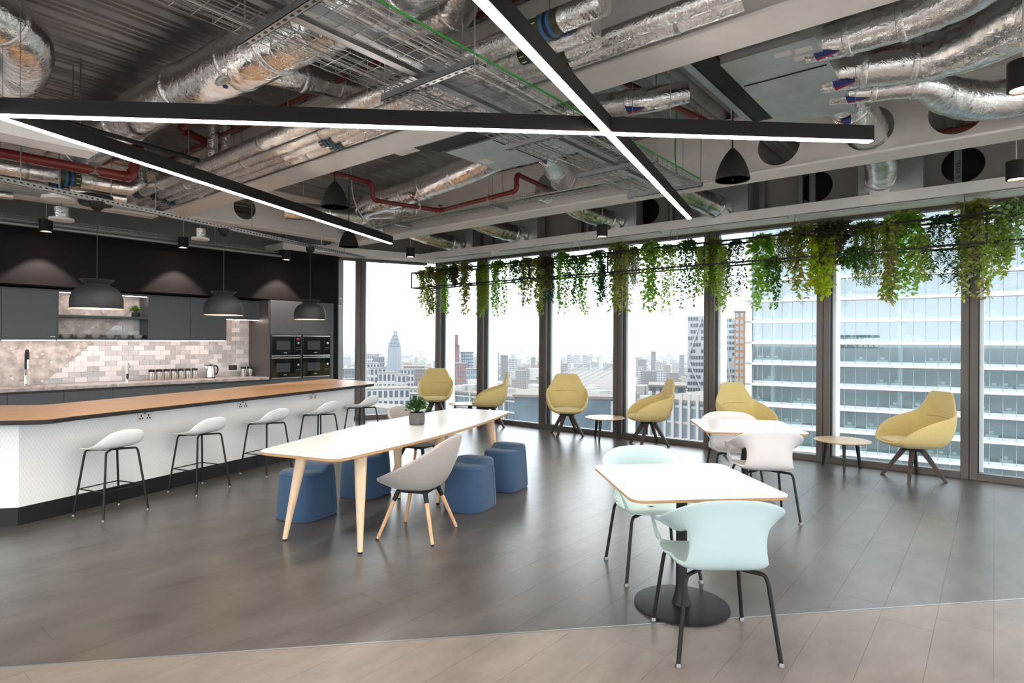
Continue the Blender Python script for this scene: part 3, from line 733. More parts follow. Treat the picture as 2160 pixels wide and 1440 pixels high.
# bowls
for i in range(6):
    x = 2.50 + i * .182
    b = MB().lathe([(.034, 0), (.040, .004), (.060, .03), (.066, .062), (.063, .062), (.056, .032), (.035, .010), (0, .008)], 30, (0, 0, 0)).build('bowl', bowl_grey, None, 60)
    b.location = (x, 10.20, 1.56); tag(b, 'grey bowl on the lower open shelf, number %s from the left' % ['one', 'two', 'three', 'four', 'five', 'six'][i], 'bowl', 'grey bowls on the open shelf')
    b2 = b.copy(); col.objects.link(b2); b2.location = (x + .055, 10.33, 1.56); b2['label'] = 'grey bowl at the back of the lower open shelf, number %s from the left' % ['one', 'two', 'three', 'four', 'five', 'six'][i]; b2['group'] = 'grey bowls at the back of the shelf'
leaf_bright = leaf_mat('leaf_bright', (.16, .34, .03))
def tuft(name, label, loc, pr, ph, pm, n, spread, height, lm, lw, group=None, ratio=2.2):
    """small pot plant: pot, soil and a crown of leaves"""
    t = thing(name, label, 'pot plant', loc, 0, group)
    MB().lathe([(pr * .86, 0), (pr * .95, .006), (pr, ph * .55), (pr * .95, ph), (pr * .86, ph), (pr * .84, ph * .82), (0, ph * .82)], 32).build('pot', pm, t, 50)
    MB().lathe([(0, ph * .84), (pr * .84, ph * .83)], 20).build('soil', mat('soil', (.02, .014, .01), .9), t)
    m = MB(); st = MB()
    for i in range(n):
        a = random.random() * 6.283; e = random.random() ** .6; r = spread * e * (.4 + .6 * random.random()); z = ph + height * (1 - .55 * e * e) * (.35 + .65 * random.random())
        p = Vector((r * math.cos(a), r * math.sin(a), z)); d = Vector((math.cos(a) * (.4 + e), math.sin(a) * (.4 + e), .7 - .8 * e + random.uniform(-.4, .4))).normalized()
        leaf(m, p, d, lw * random.uniform(.7, 1.2), ratio)
        if i % 5 == 0: st.tube([(0, 0, ph * .8), (p.x * .5, p.y * .5, lerp(ph * .8, z, .6)), p], .0015, 4)
    m.build('leaves', lm, t)['kind'] = 'stuff'; st.build('stems', lm if not isinstance(lm, list) else lm[0], t)['kind'] = 'stuff'
    return t
def leaf(m, p, d, w, ratio=2.0, droop=.25, nmat=1):
    """pointed leaf folded along its midrib"""
    d = d.normalized(); up = Vector((0, 0, 1)); s = d.cross(up)
    if s.length < .05: s = Vector((1, 0, 0))
    s.normalize(); q = Matrix.Rotation(random.uniform(-.9, .9), 3, d); s = q @ s; nrm = s.cross(d); L = w * ratio
    pts = [p, p + d * L * .35 + s * w * .5 + nrm * w * .12, p + d * L * .7 + s * w * .38 + nrm * w * .04, p + d * L - nrm * w * droop, p + d * L * .7 - s * w * .38 + nrm * w * .04, p + d * L * .35 - s * w * .5 + nrm * w * .12, p + d * L * .4]
    m.cur = random.randrange(nmat)
    m.add(pts, [(0, 6, 1), (6, 2, 1), (6, 3, 2), (0, 5, 6), (6, 5, 4), (6, 4, 3)])
tuft('shelf_plant', 'small bright green plant in a dark pot on the shelf', (3.40, 10.25, 1.892), .055, .075, mat('dark_pot', (.03, .028, .027), .6), 420, .085, .10, leaf_bright, .012, ratio=1.5)

# ------------------------------------------------------------------ bar
TH_ = math.atan2(.795, 2.878); bdir = Vector((math.cos(TH_), math.sin(TH_), 0)); bn = Vector((math.sin(TH_), -math.cos(TH_), 0))   # bn points to the camera side
bar_t = thing('bar_counter', 'long bar counter with oak top and white diamond-patterned front', 'bar counter', (1.225, 6.283, 0), math.degrees(TH_))
BL = 4.30
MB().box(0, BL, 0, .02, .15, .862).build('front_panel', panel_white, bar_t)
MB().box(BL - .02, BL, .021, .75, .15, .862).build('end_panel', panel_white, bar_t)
a2 = math.atan2(.084, -.104) - TH_
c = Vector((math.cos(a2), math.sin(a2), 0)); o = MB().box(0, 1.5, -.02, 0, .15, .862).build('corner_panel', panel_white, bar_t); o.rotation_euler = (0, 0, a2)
m = MB().prism([(0.01, .021), (BL - .021, .021), (BL - .021, .75), (.6, .75), (c.x * 1.4, c.y * 1.4 + .03)], .15, .862); m.build('carcass', white_paint, bar_t)
MB().box(-.002, BL + .003, -.006, .02, 0, .15).build('kick_plate', black_metal, bar_t)
MB().box(BL - .02, BL + .003, .021, .75, 0, .15).build('kick_plate', black_metal, bar_t)
o = MB().box(0, 1.5, -.02, .006, 0, .15).build('kick_plate', black_metal, bar_t); o.rotation_euler = (0, 0, a2)
top = [(.15, 6.98), (1.10, 6.10), (1.33, 5.905), (1.52, 6.015), (5.59, 7.235), (5.88, 7.6), (5.80, 8.74), (1.62, 7.275), (.9, 7.9)]
top = roundpoly(top, [0, .12, .16, .25, .06, .15, .12, .1, 0], 7)
inv = Matrix.Translation((1.225, 6.283, 0)) @ Matrix.Rotation(TH_, 4, 'Z'); inv = inv.inverted()
tl = [(inv @ Vector((x, y, 0))).to_2d() for x, y in top]
MB().prism([tuple(p) for p in tl], .862, .8985).build('top_edge', mat('charcoal_edge', (.012, .012, .014), .5, spec=.3), bar_t, bevel=.003)
MB().prism([tuple(p) for p in tl], .8986, .9005).build('oak_top', oak, bar_t)
for (u, v), nm in zip(((2.26, 6.57), (3.41, 6.885), (4.53, 7.195)), ('left end', 'middle', 'right end')):
    p = Vector((u, v, .785)) + bn * .001
    uk_socket('bar_socket', 'white double socket under the bar top, ' + nm, mat('white_plate', (.72, .68, .65), .4), p, math.degrees(TH_), usb=True)

# ------------------------------------------------------------------ seating shells
def loop(half, k=4):
    """half outline from back centre to front centre -> smooth closed loop"""
    full = [Vector(p) for p in half] + [Vector((p[0], -p[1], p[2])) for p in reversed(half[1:-1])]
    n = len(full); out = []
    for i in range(n):
        a, b, c, d = full[i - 1], full[i], full[(i + 1) % n], full[(i + 2) % n]
        for j in range(k):
            t = j / k; out.append(.5 * ((2 * b) + (c - a) * t + (2 * a - 5 * b + 4 * c - d) * t * t + (3 * b - a - 3 * c + d) * t ** 3))
    return out
def xy(p, k): return Vector((p.x * k, p.y * k, p.z))

def armchair(label, x, y, face, legs=0):
    t = thing('lounge_armchair', label, 'armchair', (x, y, 0), face, 'mustard lounge armchairs')
    if 'arm' not in PROTO:
        rim = loop([(-.33, 0, 1.0), (-.335, .11, 1.0), (-.322, .19, .982), (-.295, .255, .87), (-.265, .315, .775), (-.20, .345, .735), (-.06, .352, .695), (.09, .342, .64), (.21, .305, .565), (.29, .24, .475), (.325, .13, .435), (.335, 0, .430)], 4)
        R_ = []
        R_.append([Vector((p.x * .02, p.y * .02, .355)) for p in rim])
        R_.append([Vector((p.x * .52, p.y * .50, .356)) for p in rim])
        R_.append([Vector((p.x * .82, p.y * .80, lerp(.375, p.z, .10))) for p in rim])
        R_.append([Vector((p.x * .97, p.y * .95, lerp(.38, p.z, .40))) for p in rim])
        R_.append([Vector((p.x * 1.01, p.y * 1.0, lerp(.38, p.z, .75))) for p in rim])
        R_.append([Vector((p.x * 1.01, p.y * 1.0, p.z - .012)) for p in rim])
        R_.append([Vector((p.x * .965, p.y * .965, p.z + .003)) for p in rim])
        R_.append([Vector((p.x * .925, p.y * .925, p.z - .010 if p.z > .5 else p.z - .004)) for p in rim])
        R_.append([Vector((p.x * .88, p.y * .885, lerp(.43, p.z, .60))) for p in rim])
        R_.append([Vector((p.x * .83, p.y * .85, lerp(.42, p.z, .18))) for p in rim])
        R_.append([Vector((p.x * .60, p.y * .64, .412)) for p in rim])
        R_.append([Vector((p.x * .02, p.y * .02, .41)) for p in rim])
        PROTO['arm'] = MB().loft(R_).build('upholstered_shell', yellow_fab, None, 180, sub=1, link=False)
        seat = []
        for k, z in ((.02, .405), (.76, .405), (.86, .42), (.87, .438), (.78, .452), (.4, .458), (.02, .46)):
            seat.append([Vector((p.x * k * (1.0 if p.x > 0 else .80) + (.024 if p.x > 0 else 0) * k, p.y * k * .90, z + (.006 if p.x > 0 else -.008))) for p in rim])
        PROTO['arm_seat'] = MB().loft(seat).build('seat_cushion', yellow_fab, None, 180, sub=1, link=False)
        seam = [Vector((-.285 + .02 * (abs(s) / .25) ** 2 , s, .715 - .02 * (s / .25) ** 2)) for s in [(-.25 + .5 * i / 20) for i in range(21)]]
        PROTO['arm_seam'] = MB().tube(seam, .003, 6).build('back_seam', mat('seam_thread', (.36, .25, .06), .9), None, 180, link=False)
        PROTO['arm_plate'] = MB().box(-.10, .10, -.10, .10, .325, .36).build('base_plate', black_metal, None, bevel=.01, link=False)
        PROTO['arm_leg'] = MB().loft([[(.05, -.024, .335), (.05, .024, .335), (.115, .024, .345), (.115, -.024, .345)], [(.288, -.016, 0), (.288, .016, 0), (.325, .016, 0), (.325, -.016, 0)]], capa=True, capb=True).build('leg', walnut, None, bevel=.004, link=False)
    for k in ('arm', 'arm_seat', 'arm_seam', 'arm_plate'):
        o = PROTO[k].copy(); col.objects.link(o); o.parent = t
        if k == 'arm_plate': o.rotation_euler = (0, 0, R(legs - face))
    for i in range(4):
        o = PROTO['arm_leg'].copy(); col.objects.link(o); o.parent = t; o.rotation_euler = (0, 0, R(legs - face + 90 * i))
    return t
PROTO = {}
armchair('mustard lounge armchair furthest away, in the glazed corner', 8.10, 8.55, 222, 10)
armchair('mustard lounge armchair facing left behind the end of the long table', 8.10, 7.12, 132, 8)
armchair('mustard lounge armchair facing the viewer, left of a round side table', 8.20, 5.50, 216, 3)
armchair('mustard lounge armchair facing left, right of a round side table', 8.20, 4.02, 130, 3)
armchair('mustard lounge armchair partly hidden by the white table and chairs', 8.12, 2.55, 240, 3)
armchair('mustard lounge armchair nearest the viewer at the right', 8.15, .72, 128, -2)

def side_table(label, x, y, topm, rot):
    t = thing('side_table', label, 'side table', (x, y, 0), rot, 'round side tables by the windows')
    MB().lathe([(0, .333), (.29, .333), (.312, .342), (.314, .348), (.310, .353), (0, .353)], 48).build('top', topm, t, 40)
    for i in range(3):
        a = R(120 * i); c, s = math.cos(a), math.sin(a)
        o = MB().loft([[(.17, -.02, .334), (.17, .02, .334), (.205, .02, .334), (.205, -.02, .334)], [(.225, -.012, 0), (.225, .012, 0), (.247, .012, 0), (.247, -.012, 0)]], capa=True, capb=True).build('leg', black_metal, t, bevel=.003)
        o.rotation_euler = (0, 0, a)
    return t
side_table('round side table between the two furthest armchairs', 8.22, 7.86, oak_pale, 20)
side_table('round side table between two armchairs in the middle of the windows', 8.19, 4.78, oak_pale, 70)
side_table('round oak side table beside the nearest armchair', 8.22, 1.45, oak_pale, 75)

def tube_leg(f, s, ztop, inset, r=.011, mid=None):
    a = Vector((f * .30, s * .25, ztop)); b = Vector((f * inset, s * inset, ztop)); c = Vector((f, s, .014))
    d = (c - b).normalized(); path = [a, lerp(a, b, .85)]
    for j in range(1, 6):
        q = j / 6; p0 = lerp(a, b, .85); p2 = b + d * .05; path.append(p0 * (1 - q) ** 2 + b * 2 * q * (1 - q) + p2 * q * q)
    path += [b + d * .05, c]
    return path

def shell_chair(label, x, y, face, m, group):
    t = thing('shell_chair', label, 'chair', (x, y, 0), face, group)
    key = 'shell' + m.name
    if key not in PROTO:
        half = [(-.265, 0, .805), (-.265, .13, .80), (-.252, .215, .778), (-.212, .275, .742), (-.13, .305, .695), (-.02, .308, .665), (.09, .300, .650), (.155, .285, .615), (.190, .262, .545), (.205, .240, .475), (.225, .15, .447), (.23, 0, .442)]
        rim = loop(half, 4); rings = []
        rings.append([Vector((p.x * .03, p.y * .03, .432)) for p in rim])
        rings.append([Vector((p.x * .55, p.y * .52, .434)) for p in rim])
        rings.append([Vector((p.x * .84, p.y * .76, lerp(.438, p.z, .045))) for p in rim])
        rings.append([Vector((p.x * .93, p.y * (.72 if p.x < .0 else .84), lerp(.440, p.z, .15))) for p in rim])
        rings.append([Vector((p.x * .95, p.y * (.67 if p.x < 0 else .86), lerp(.442, p.z, .40))) for p in rim])
        rings.append([Vector((p.x * .955, p.y * (.69 if p.x < 0 else .9), lerp(.442, p.z, .66))) for p in rim])
        rings.append([Vector((p.x * .97, p.y * (.86 if p.x < -.1 else .975), lerp(.442, p.z, .87))) for p in rim])
        rings.append(rim)
        mb = MB(); n = len(rim); vs = [p for r in rings for p in r]; fs = []
        for i in range(len(rings) - 1):
            for j in range(n):
                j2 = (j + 1) % n; mid = (rim[j] + rim[j2]) / 2
                if abs(mid.y) > .2 and ((3 <= i <= 4 and -.205 < mid.x < .165) or (i == 5 and -.09 < mid.x < .10)): continue
                fs.append((i * n + j, i * n + j2, (i + 1) * n + j2, (i + 1) * n + j))
        mb.add(vs, fs)
        o = mb.build('seat_shell', m, None, 180, solid=.009, sub=1, link=False); PROTO[key] = o
    if 'shell_leg' not in PROTO:
        PROTO['shell_leg'] = 1
        for k, (f, s) in enumerate(((.235, .247), (.235, -.247), (-.235, .247), (-.235, -.247))):
            PROTO['shell_leg%d' % k] = MB().tube(tube_leg(f, s, .418, .80), .0105, 10).build('leg', black_metal, None, 60, link=False)
            PROTO['shell_foot%d' % k] = MB().lathe([(0, 0), (.017, 0), (.017, .006), (.011, .02), (0, .02)], 16, (f, s, 0)).build('foot_glide', glide_m, None, 50, link=False)
        PROTO['shell_frame'] = MB().tube([(.07, .07, .418), (.07, -.07, .418), (-.07, -.07, .418), (-.07, .07, .418)], .0105, 8, closed=True).box(-.10, .10, -.015, .015, .416, .43).build('under_frame', black_metal, None, link=False)
    for k in [key, 'shell_frame'] + ['shell_leg%d' % i for i in range(4)] + ['shell_foot%d' % i for i in range(4)]:
        o = PROTO[k].copy(); col.objects.link(o); o.parent = t
    return t
shell_chair('mint plastic armchair in the foreground seen from behind', 3.03, 1.125, 40, mint_poly, 'mint shell chairs')
shell_chair('mint plastic armchair across the nearest square table', 3.71, 1.80, 226, mint_poly, 'mint shell chairs')
shell_chair('white plastic armchair seen from behind at the further square table', 5.52, 1.61, 33, white_poly, 'white shell chairs')
shell_chair('white plastic armchair mostly hidden behind the further square table', 6.22, 2.10, 212, white_poly, 'white shell chairs')

def square_table(label, x, y, rot, side):
    t = thing('square_table', label, 'table', (x, y, 0), rot, 'white square pedestal tables'); h = side / 2
    poly = roundpoly([(-h, -h), (h, -h), (h, h), (-h, h)], .085, 8)
    MB().prism([(px * .996, py * .996) for px, py in poly], .722, .7385).build('edge_band', oak_edge, t, bevel=.004)
    MB().prism(poly, .7386, .742).build('top', white_lam, t, bevel=.0008)
    MB().lathe([(.055, .012), (.05, .03), (.036, .09), (.032, .12), (.032, .70), (.09, .712), (.09, .722), (0, .722)], 32).build('column', black_metal, t, 40)
    MB().lathe([(0, .0), (.268, 0), (.272, .003), (.272, .010), (.262, .013), (.055, .014), (0, .014)], 56).build('base_disc', black_metal, t, 40)
    return t
square_table('white square pedestal table in the foreground', 3.335, 1.425, 45, .865)
square_table('white square pedestal table further back near the windows', 5.87, 1.87, 32, .90)

# bar stools
def stool(label, x, y):
    t = thing('bar_stool', label, 'bar stool', (x, y, 0), math.degrees(TH_) + 91, 'white low-back bar stools')
    if 'stool' not in PROTO:
        half = [(-.205, 0, .762), (-.20, .10, .752), (-.178, .17, .715), (-.125, .207, .66), (-.05, .215, .622), (.05, .21, .604), (.14, .19, .600), (.19, .13, .602), (.205, 0, .604)]
        rim = loop(half, 4); rings = []
        rings.append([Vector((p.x * .03 + .01, p.y * .03, .583)) for p in rim])
        rings.append([Vector((p.x * .5 + .005, p.y * .5, lerp(.585, p.z, .03))) for p in rim])
        rings.append([Vector((p.x * .80, p.y * .80, lerp(.588, p.z, .18))) for p in rim])
        rings.append([Vector((p.x * .94, p.y * .93, lerp(.592, p.z, .55))) for p in rim])
        rings.append(rim)
        PROTO['stool'] = MB().loft(rings).build('seat_shell', stool_poly, None, 180, solid=.008, sub=1, link=False)
        k = 0
        for f, s in ((.2, .2), (.2, -.2), (-.2, .2), (-.2, -.2)):
            PROTO['stool_leg%d' % k] = MB().tube(tube_leg(f, s, .572, .70), .0095, 10).build('leg', black_metal, None, 60, link=False)
            PROTO['stool_foot%d' % k] = MB().lathe([(0, 0), (.015, 0), (.015, .006), (.01, .016), (0, .016)], 16, (f, s, 0)).build('foot_glide', glide_m, None, 50, link=False); k += 1
        q = .1725; z = .235
        PROTO['stool_rail'] = MB().bar((-q, -q, z), (q, -q, z), .009).bar((q, -q, z), (q, q, z), .009).bar((q, q, z), (-q, q, z), .009).bar((-q, q, z), (-q, -q, z), .009).build('foot_rail', black_metal, None, link=False)
        PROTO['stool_frame'] = MB().tube([(.07, .07, .572), (.07, -.07, .572), (-.07, -.07, .572), (-.07, .07, .572)], .009, 8, closed=True).box(-.09, .09, -.02, .02, .57, .585).build('under_frame', black_metal, None, link=False)
    for k in ['stool', 'stool_rail', 'stool_frame'] + ['stool_leg%d' % i for i in range(4)] + ['stool_foot%d' % i for i in range(4)]:
        o = PROTO[k].copy(); col.objects.link(o); o.parent = t
for i, nm in enumerate(('nearest, at the left end of the bar', 'second from the left along the bar', 'in the middle of the row of five', 'fourth from the left along the bar', 'furthest, at the window end of the bar')):
    p = Vector((1.842, 6.113, 0)) + Vector((.866, .258, 0)) * i
    stool('white low-back bar stool ' + nm, p.x, p.y)

# long table
E1 = Vector((math.cos(R(16.5)), math.sin(R(16.5)), 0)); E2 = Vector((-E1.y, E1.x, 0))
tc_ = E1 * 4.79 + E2 * 3.02
t = thing('long_table', 'long white boat-shaped table with six pale ash legs', 'table', tc_, 16.5)
HL = 1.53; pts = []
def hw(x): return .365 + .125 * (1 - (x / HL) ** 2)
nn = 14
bot = [(-HL + 2 * HL * i / nn, -hw(-HL + 2 * HL * i / nn)) for i in range(nn + 1)]; tp = [(x, -y) for x, y in reversed(bot)]
poly = bot + tp; rad = [0] * len(poly)
for i in (0, nn, nn + 1, 2 * nn + 1): rad[i] = .10
poly = roundpoly(poly, rad, 6)
MB().prism([(a * .998, b * .996) for a, b in poly], .712, .7355).build('edge_band', oak_edge, t, bevel=.006)
MB().prism(poly, .7356, .740).build('top', white_lam, t, bevel=.001)
for lx, ly, fx, fy in ((-1.14, .27, -1.235, .37), (-1.14, -.27, -1.235, -.34), (.10, .24, .14, .235), (.10, -.24, .14, -.20), (1.14, .27, 1.235, .37), (1.14, -.27, 1.235, -.35)):
    n = 16; rr = [(.030, .056, .712), (.031, .052, .62), (.028, .040, .40), (.022, .026, .15), (.0185, .020, .012)]
    ringl = []
    for a, b, z in rr:
        k = 1 - z / .712; cx, cy = lerp(lx, fx, k), lerp(ly, fy, k)
        ringl.append([(cx + a * math.cos(2 * math.pi * j / n), cy + b * math.sin(2 * math.pi * j / n), z) for j in range(n)])
    lg = MB().loft(ringl, capa=True, capb=True).build('leg', ash, t, 50)
    MB().lathe([(0, 0), (.016, 0), (.017, .012), (0, .012)], 14, (fx, fy, 0)).build('glide', ink, lg, 50)
random.seed(5)
leaf_dark = [leaf_mat('leaf_jade', (.05, .125, .025))]
pl = E1 * 4.92 + E2 * 3.05
tuft('table_plant', 'leafy green plant in a grey concrete pot on the long table', (pl.x, pl.y, .7401), .078, .118, concrete, 330, .115, .15, leaf_dark[0], .023, ratio=1.6)

# grey tub chairs
def tub(label, x, y, face):
    t = thing('tub_chair', label, 'chair', (x, y, 0), face, 'grey upholstered tub chairs')
    if 'tub' not in PROTO:
        rim = loop([(-.315, 0, .800), (-.31, .14, .793), (-.275, .235, .765), (-.165, .30, .685), (-.01, .325, .600), (.13, .305, .535), (.24, .245, .485), (.285, .12, .462), (.292, 0, .458)], 4)
        R_ = [[Vector((p.x * .02, p.y * .02, .372)) for p in rim], [Vector((p.x * .50, p.y * .48, .374)) for p in rim],
              [Vector((p.x * .66, p.y * .66, lerp(.385, p.z, .08))) for p in rim], [Vector((p.x * .86, p.y * .84, lerp(.385, p.z, .42))) for p in rim],
              [Vector((p.x * 1.0, p.y * .99, p.z - .03)) for p in rim], [Vector((p.x * 1.0, p.y * 1.0, p.z - .008)) for p in rim], [Vector((p.x * .955, p.y * .955, p.z + .002)) for p in rim],
              [Vector((p.x * .90, p.y * .90, p.z - .015)) for p in rim], [Vector((p.x * .80, p.y * .80, lerp(.44, p.z, .5))) for p in rim], [Vector((p.x * .70, p.y * .70, .452)) for p in rim],
              [Vector((p.x * .4, p.y * .4, .466)) for p in rim], [Vector((p.x * .02, p.y * .02, .468)) for p in rim]]
        PROTO['tub'] = MB().loft(R_).build('upholstered_shell', grey_fab, None, 180, sub=1, link=False)
        PROTO['tub_plate'] = MB().box(-.13, .13, -.13, .13, .352, .376).build('base_plate', black_metal, None, bevel=.008, link=False)
        for i in range(4):
            a = R(45 + 90 * i); c, s = math.cos(a), math.sin(a); f = lambda r, z: (r * c, r * s, z)
            PROTO['tub_leg%d' % i] = MB().tube([f(.2, .29), f(.33, .008)], [.0175, .0125], 14).build('leg', beech, None, 50, link=False)
            PROTO['tub_sleeve%d' % i] = MB().tube([f(.165, .362), f(.2005, .289)], [.019, .0182], 14).build('leg_sleeve', black_metal, None, 50, link=False)
            PROTO['tub_foot%d' % i] = MB().lathe([(0, 0), (.012, 0), (.0125, .008), (0, .008)], 12, f(.333, 0)).build('glide', ink, None, link=False)
    for k in ['tub', 'tub_plate'] + [a + str(i) for a in ('tub_leg', 'tub_sleeve', 'tub_foot') for i in range(4)]:
        o = PROTO[k].copy(); col.objects.link(o); o.parent = t
tub('grey upholstered tub chair in front of the long table', 3.22, 3.592, 112)
tub('grey upholstered tub chair behind the long table', 4.52, 5.03, 285)

# blue poufs
def pouf(label, x, y, rot):
    t = thing('pouf', label, 'pouf', (x, y, 0), rot, 'blue wool poufs')
    if 'pouf' not in PROTO:
        def ring(k, z=None, n=48):
            out = []
            for j in range(n):
                a = 2 * math.pi * j / n; c, s = math.cos(a), math.sin(a); e = 2 / 3.6
                X = .235 * k * math.copysign(abs(c) ** e, c); Y = .205 * k * math.copysign(abs(s) ** e, s)
                w = max(-1, min(1, (X - .02) / .035)); step = .5 + .5 * math.sin(w * math.pi / 2)
                top = .415 + .038 * step - .026 * math.exp(-((X + .012) / .016) ** 2)
                out.append((X, Y, top + z if z is not None and z <= 0.02 else z))
            return out
        def wall(k, z):
            return [(p[0], p[1], z) for p in ring(k, 0)]
        rg = [wall(.97, 0.006), wall(1.0, .02), wall(.985, .12), wall(.955, .24), wall(.925, .34), wall(.905, .385), ring(.885, -.018), ring(.845, -.004), ring(.76, 0), ring(.55, .002), ring(.3, .002), ring(.1, .002), ring(.01, .002)]
        PROTO['pouf'] = MB().loft(rg, capa=True).build('upholstered_body', blue_fab, None, 180, link=False)
        PROTO['pouf_seam'] = MB().tube([(p[0] * 1.004, p[1] * 1.004, .387) for p in wall(.905, .385)], .0016, 5, closed=True).build('top_seam', mat('blue_seam', (.018, .05, .11), .9), None, link=False)
        PROTO['pouf_side'] = MB().tube([(.10 * k, -.2055 * k, z) for k, z in ((1.0, .02), (.985, .12), (.955, .24), (.925, .34), (.905, .385))], .0016, 5).tube([(.237 * k, -.06, z) for k, z in ((1.0, .02), (.985, .12), (.955, .24), (.925, .34), (.905, .385))], .0016, 5).build('side_seam', mat('blue_seam', (.018, .05, .11), .9), None, link=False)
        PROTO['pouf_base'] = MB().prism([(p[0] * .95, p[1] * .95) for p in ring(1, 0)], 0, .008).build('base_board', ink, None, link=False)
    for k in ('pouf', 'pouf_seam', 'pouf_side', 'pouf_base'):
        o = PROTO[k].copy(); col.objects.link(o); o.parent = t
pouf('blue wool pouf at the left end of the long table', 2.925, 4.72, 13)
pouf('blue wool pouf half hidden under the long table', 3.70, 4.91, 13)
pouf('blue wool pouf beside the grey tub chair in front', 4.04, 3.79, 13)
pouf('blue wool pouf furthest right in front of the long table', 4.82, 4.015, 13)

# ------------------------------------------------------------------ ceiling services
def rod(parent, x, y, z0, z1=None, r=.004, nm='hanger_rod'):
    return MB().tube([(x, y, z0), (x, y, z1 or DECK)], r, 6).build(nm, galv, parent)
def duct(label, pts, r, group='foil wrapped ducts', tapes=(), stickers=(), hang=(), m=None, cat='duct', name='foil_duct', cap=True):
    """insulated duct along a path of (x, y, z); r radius or list per point"""
    t = thing(name, label, cat, (0, 0, 0), 0, group); k = 6
    path = catmull(pts, k); n = len(path)
    rr = r if isinstance(r, (list, tuple)) else [r] * len(pts)
    rad = []
    for i in range(n):
        f = i / k; j = min(int(f), len(pts) - 2); rad.append(lerp(rr[j], rr[j + 1], f - j))
    wob = [random.uniform(.965, 1.035) for _ in range(n)]
    MB().tube(path, [a * b for a, b in zip(rad, wob)], 28).build('sleeve', m or foil, t, 70)
    for f in tapes:
        i = min(max(1, int(f * (n - 1))), n - 2); d = (path[i + 1] - path[i - 1]).normalized(); p = path[i]
        MB().tube([p - d * .022, p - d * .012, p + d * .012, p + d * .022], [rad[i] * .99, rad[i] * 1.05, rad[i] * 1.05, rad[i] * .99], 28).build('tape_ring', foil_fine, t, 70)
    for f, side in stickers:
        i = min(max(1, int(f * (n - 1))), n - 2); d = (path[i + 1] - path[i - 1]).normalized(); p = path[i]; q = rad[i] * 1.07
        vw = (Vector((0, 0, 1.55)) - p).normalized(); s = d.cross(vw).normalized() * side; up = s.cross(d).normalized()
        if up.dot(vw) < 0: up = -up
        A = lambda a, ang: p + d * a + (up * math.cos(ang) + s * math.sin(ang)) * q
        MB().add([A(-.07, .2), A(.09, .55), A(-.05, .75)], [(0, 1, 2)]).build('blue_sticker', navy_lab, t, solid=.002)
        MB().add([A(-.05, .75), A(.09, .56), A(-.04, .95)], [(0, 1, 2)]).build('red_sticker', red_lab, t, solid=.002)
    for f in hang:
        i = min(int(f * (n - 1)), n - 1); p = path[i]
        rod(t, p.x, p.y, p.z + rad[i] * .8)
    return t
random.seed(21)
duct('large foil duct rising from the left behind the linear light', [(1.96, 8.3, 3.50), (1.93, 7.0, 3.50), (1.92, 5.6, 3.5), (2.0, 4.3, 3.5), (2.06, 3.4, 3.5), (2.1, 2.5, 3.5), (2.1, 1.2, 3.52)], .185, tapes=(.15, .28, .42, .55, .63, .72, .86), hang=(.2, .5, .8))
duct('crumpled foil elbow at the top beside the widest light', [(2.2, 2.0, 3.62), (2.45, 2.35, 3.6), (2.62, 2.62, 3.6), (2.60, 3.0, 3.62), (2.45, 3.2, 3.66)], [.10, .11, .12, .11, .1], tapes=(.5,), hang=(.4,))
t = thing('access_hatch', 'oval grey access hatch with blue clips on the large foil duct', 'duct hatch', (1.955, 4.16, 3.345), 0)
o = MB().lathe([(0, -.016), (.085, -.014), (.105, 0), (.105, .012)], 32, sx=.75, sy=1.1).build('hatch_plate', zinc_panel, t, 50)
o = MB().lathe([(0, -.03), (.014, -.03), (.018, -.014)], 10, (-.012, .03, 0)).lathe([(0, -.03), (.014, -.03), (.018, -.014)], 10, (.02, -.04, 0)).build('clips', navy_lab, t, 50)
duct('fat foil elbow duct in the top left corner', [(.10, 4.2, 3.56), (.62, 4.62, 3.54), (.93, 4.85, 3.5), (1.04, 5.3, 3.47), (.98, 5.75, 3.47), (.60, 6.2, 3.5), (-.3, 6.6, 3.5)], .165, tapes=(.3, .62), hang=(.12, .8))
duct('foil branch duct with a blue and red sticker right of the large duct', [(2.25, 4.25, 3.58), (2.55, 4.2, 3.60), (2.85, 4.18, 3.62), (3.2, 4.2, 3.63)], [.11, .11, .09, .09], tapes=(.35, .7), stickers=((.12, -1),), hang=(.6,))
duct('large foil duct curving above the long table towards the fan coil', [(4.86, 4.05, 3.56), (4.93, 4.55, 3.52), (5.04, 5.3, 3.50), (5.2, 6.05, 3.50), (5.2, 6.75, 3.47), (5.3, 7.08, 3.45), (5.6, 6.95, 3.48), (5.95, 6.85, 3.52), (6.22, 6.8, 3.53)], [.13, .155, .155, .155, .15, .14, .135, .13, .13], tapes=(.2, .3, .38, .45, .78, .9), stickers=((.06, 1), (.84, -1)), hang=(.3, .75))
duct('foil duct below the far beam near the loudspeaker', [(4.55, 7.95, 3.42), (4.99, 7.68, 3.42), (5.43, 7.62, 3.45), (5.85, 7.58, 3.50), (6.22, 7.50, 3.52)], .125, tapes=(.3, .6, .8), stickers=((.62, -1),), hang=(.4,))
duct('foil duct dropping from the fan coil into the round opening', [(4.95, 3.62, 3.56), (5.3, 3.78, 3.54), (5.68, 3.95, 3.54), (6.0, 4.1, 3.54), (6.22, 4.2, 3.55)], [.11, .125, .155, .16, .15], tapes=(.2, .45, .72), stickers=((.05, -1), (.12, 1)), hang=(.5,))
duct('second foil duct leaving the fan coil beside the cable tray', [(4.95, 3.25, 3.58), (5.35, 3.2, 3.58), (5.9, 3.15, 3.56), (6.22, 3.1, 3.56)], .10, tapes=(.4, .7), stickers=((.15, -1),), hang=(.5,))
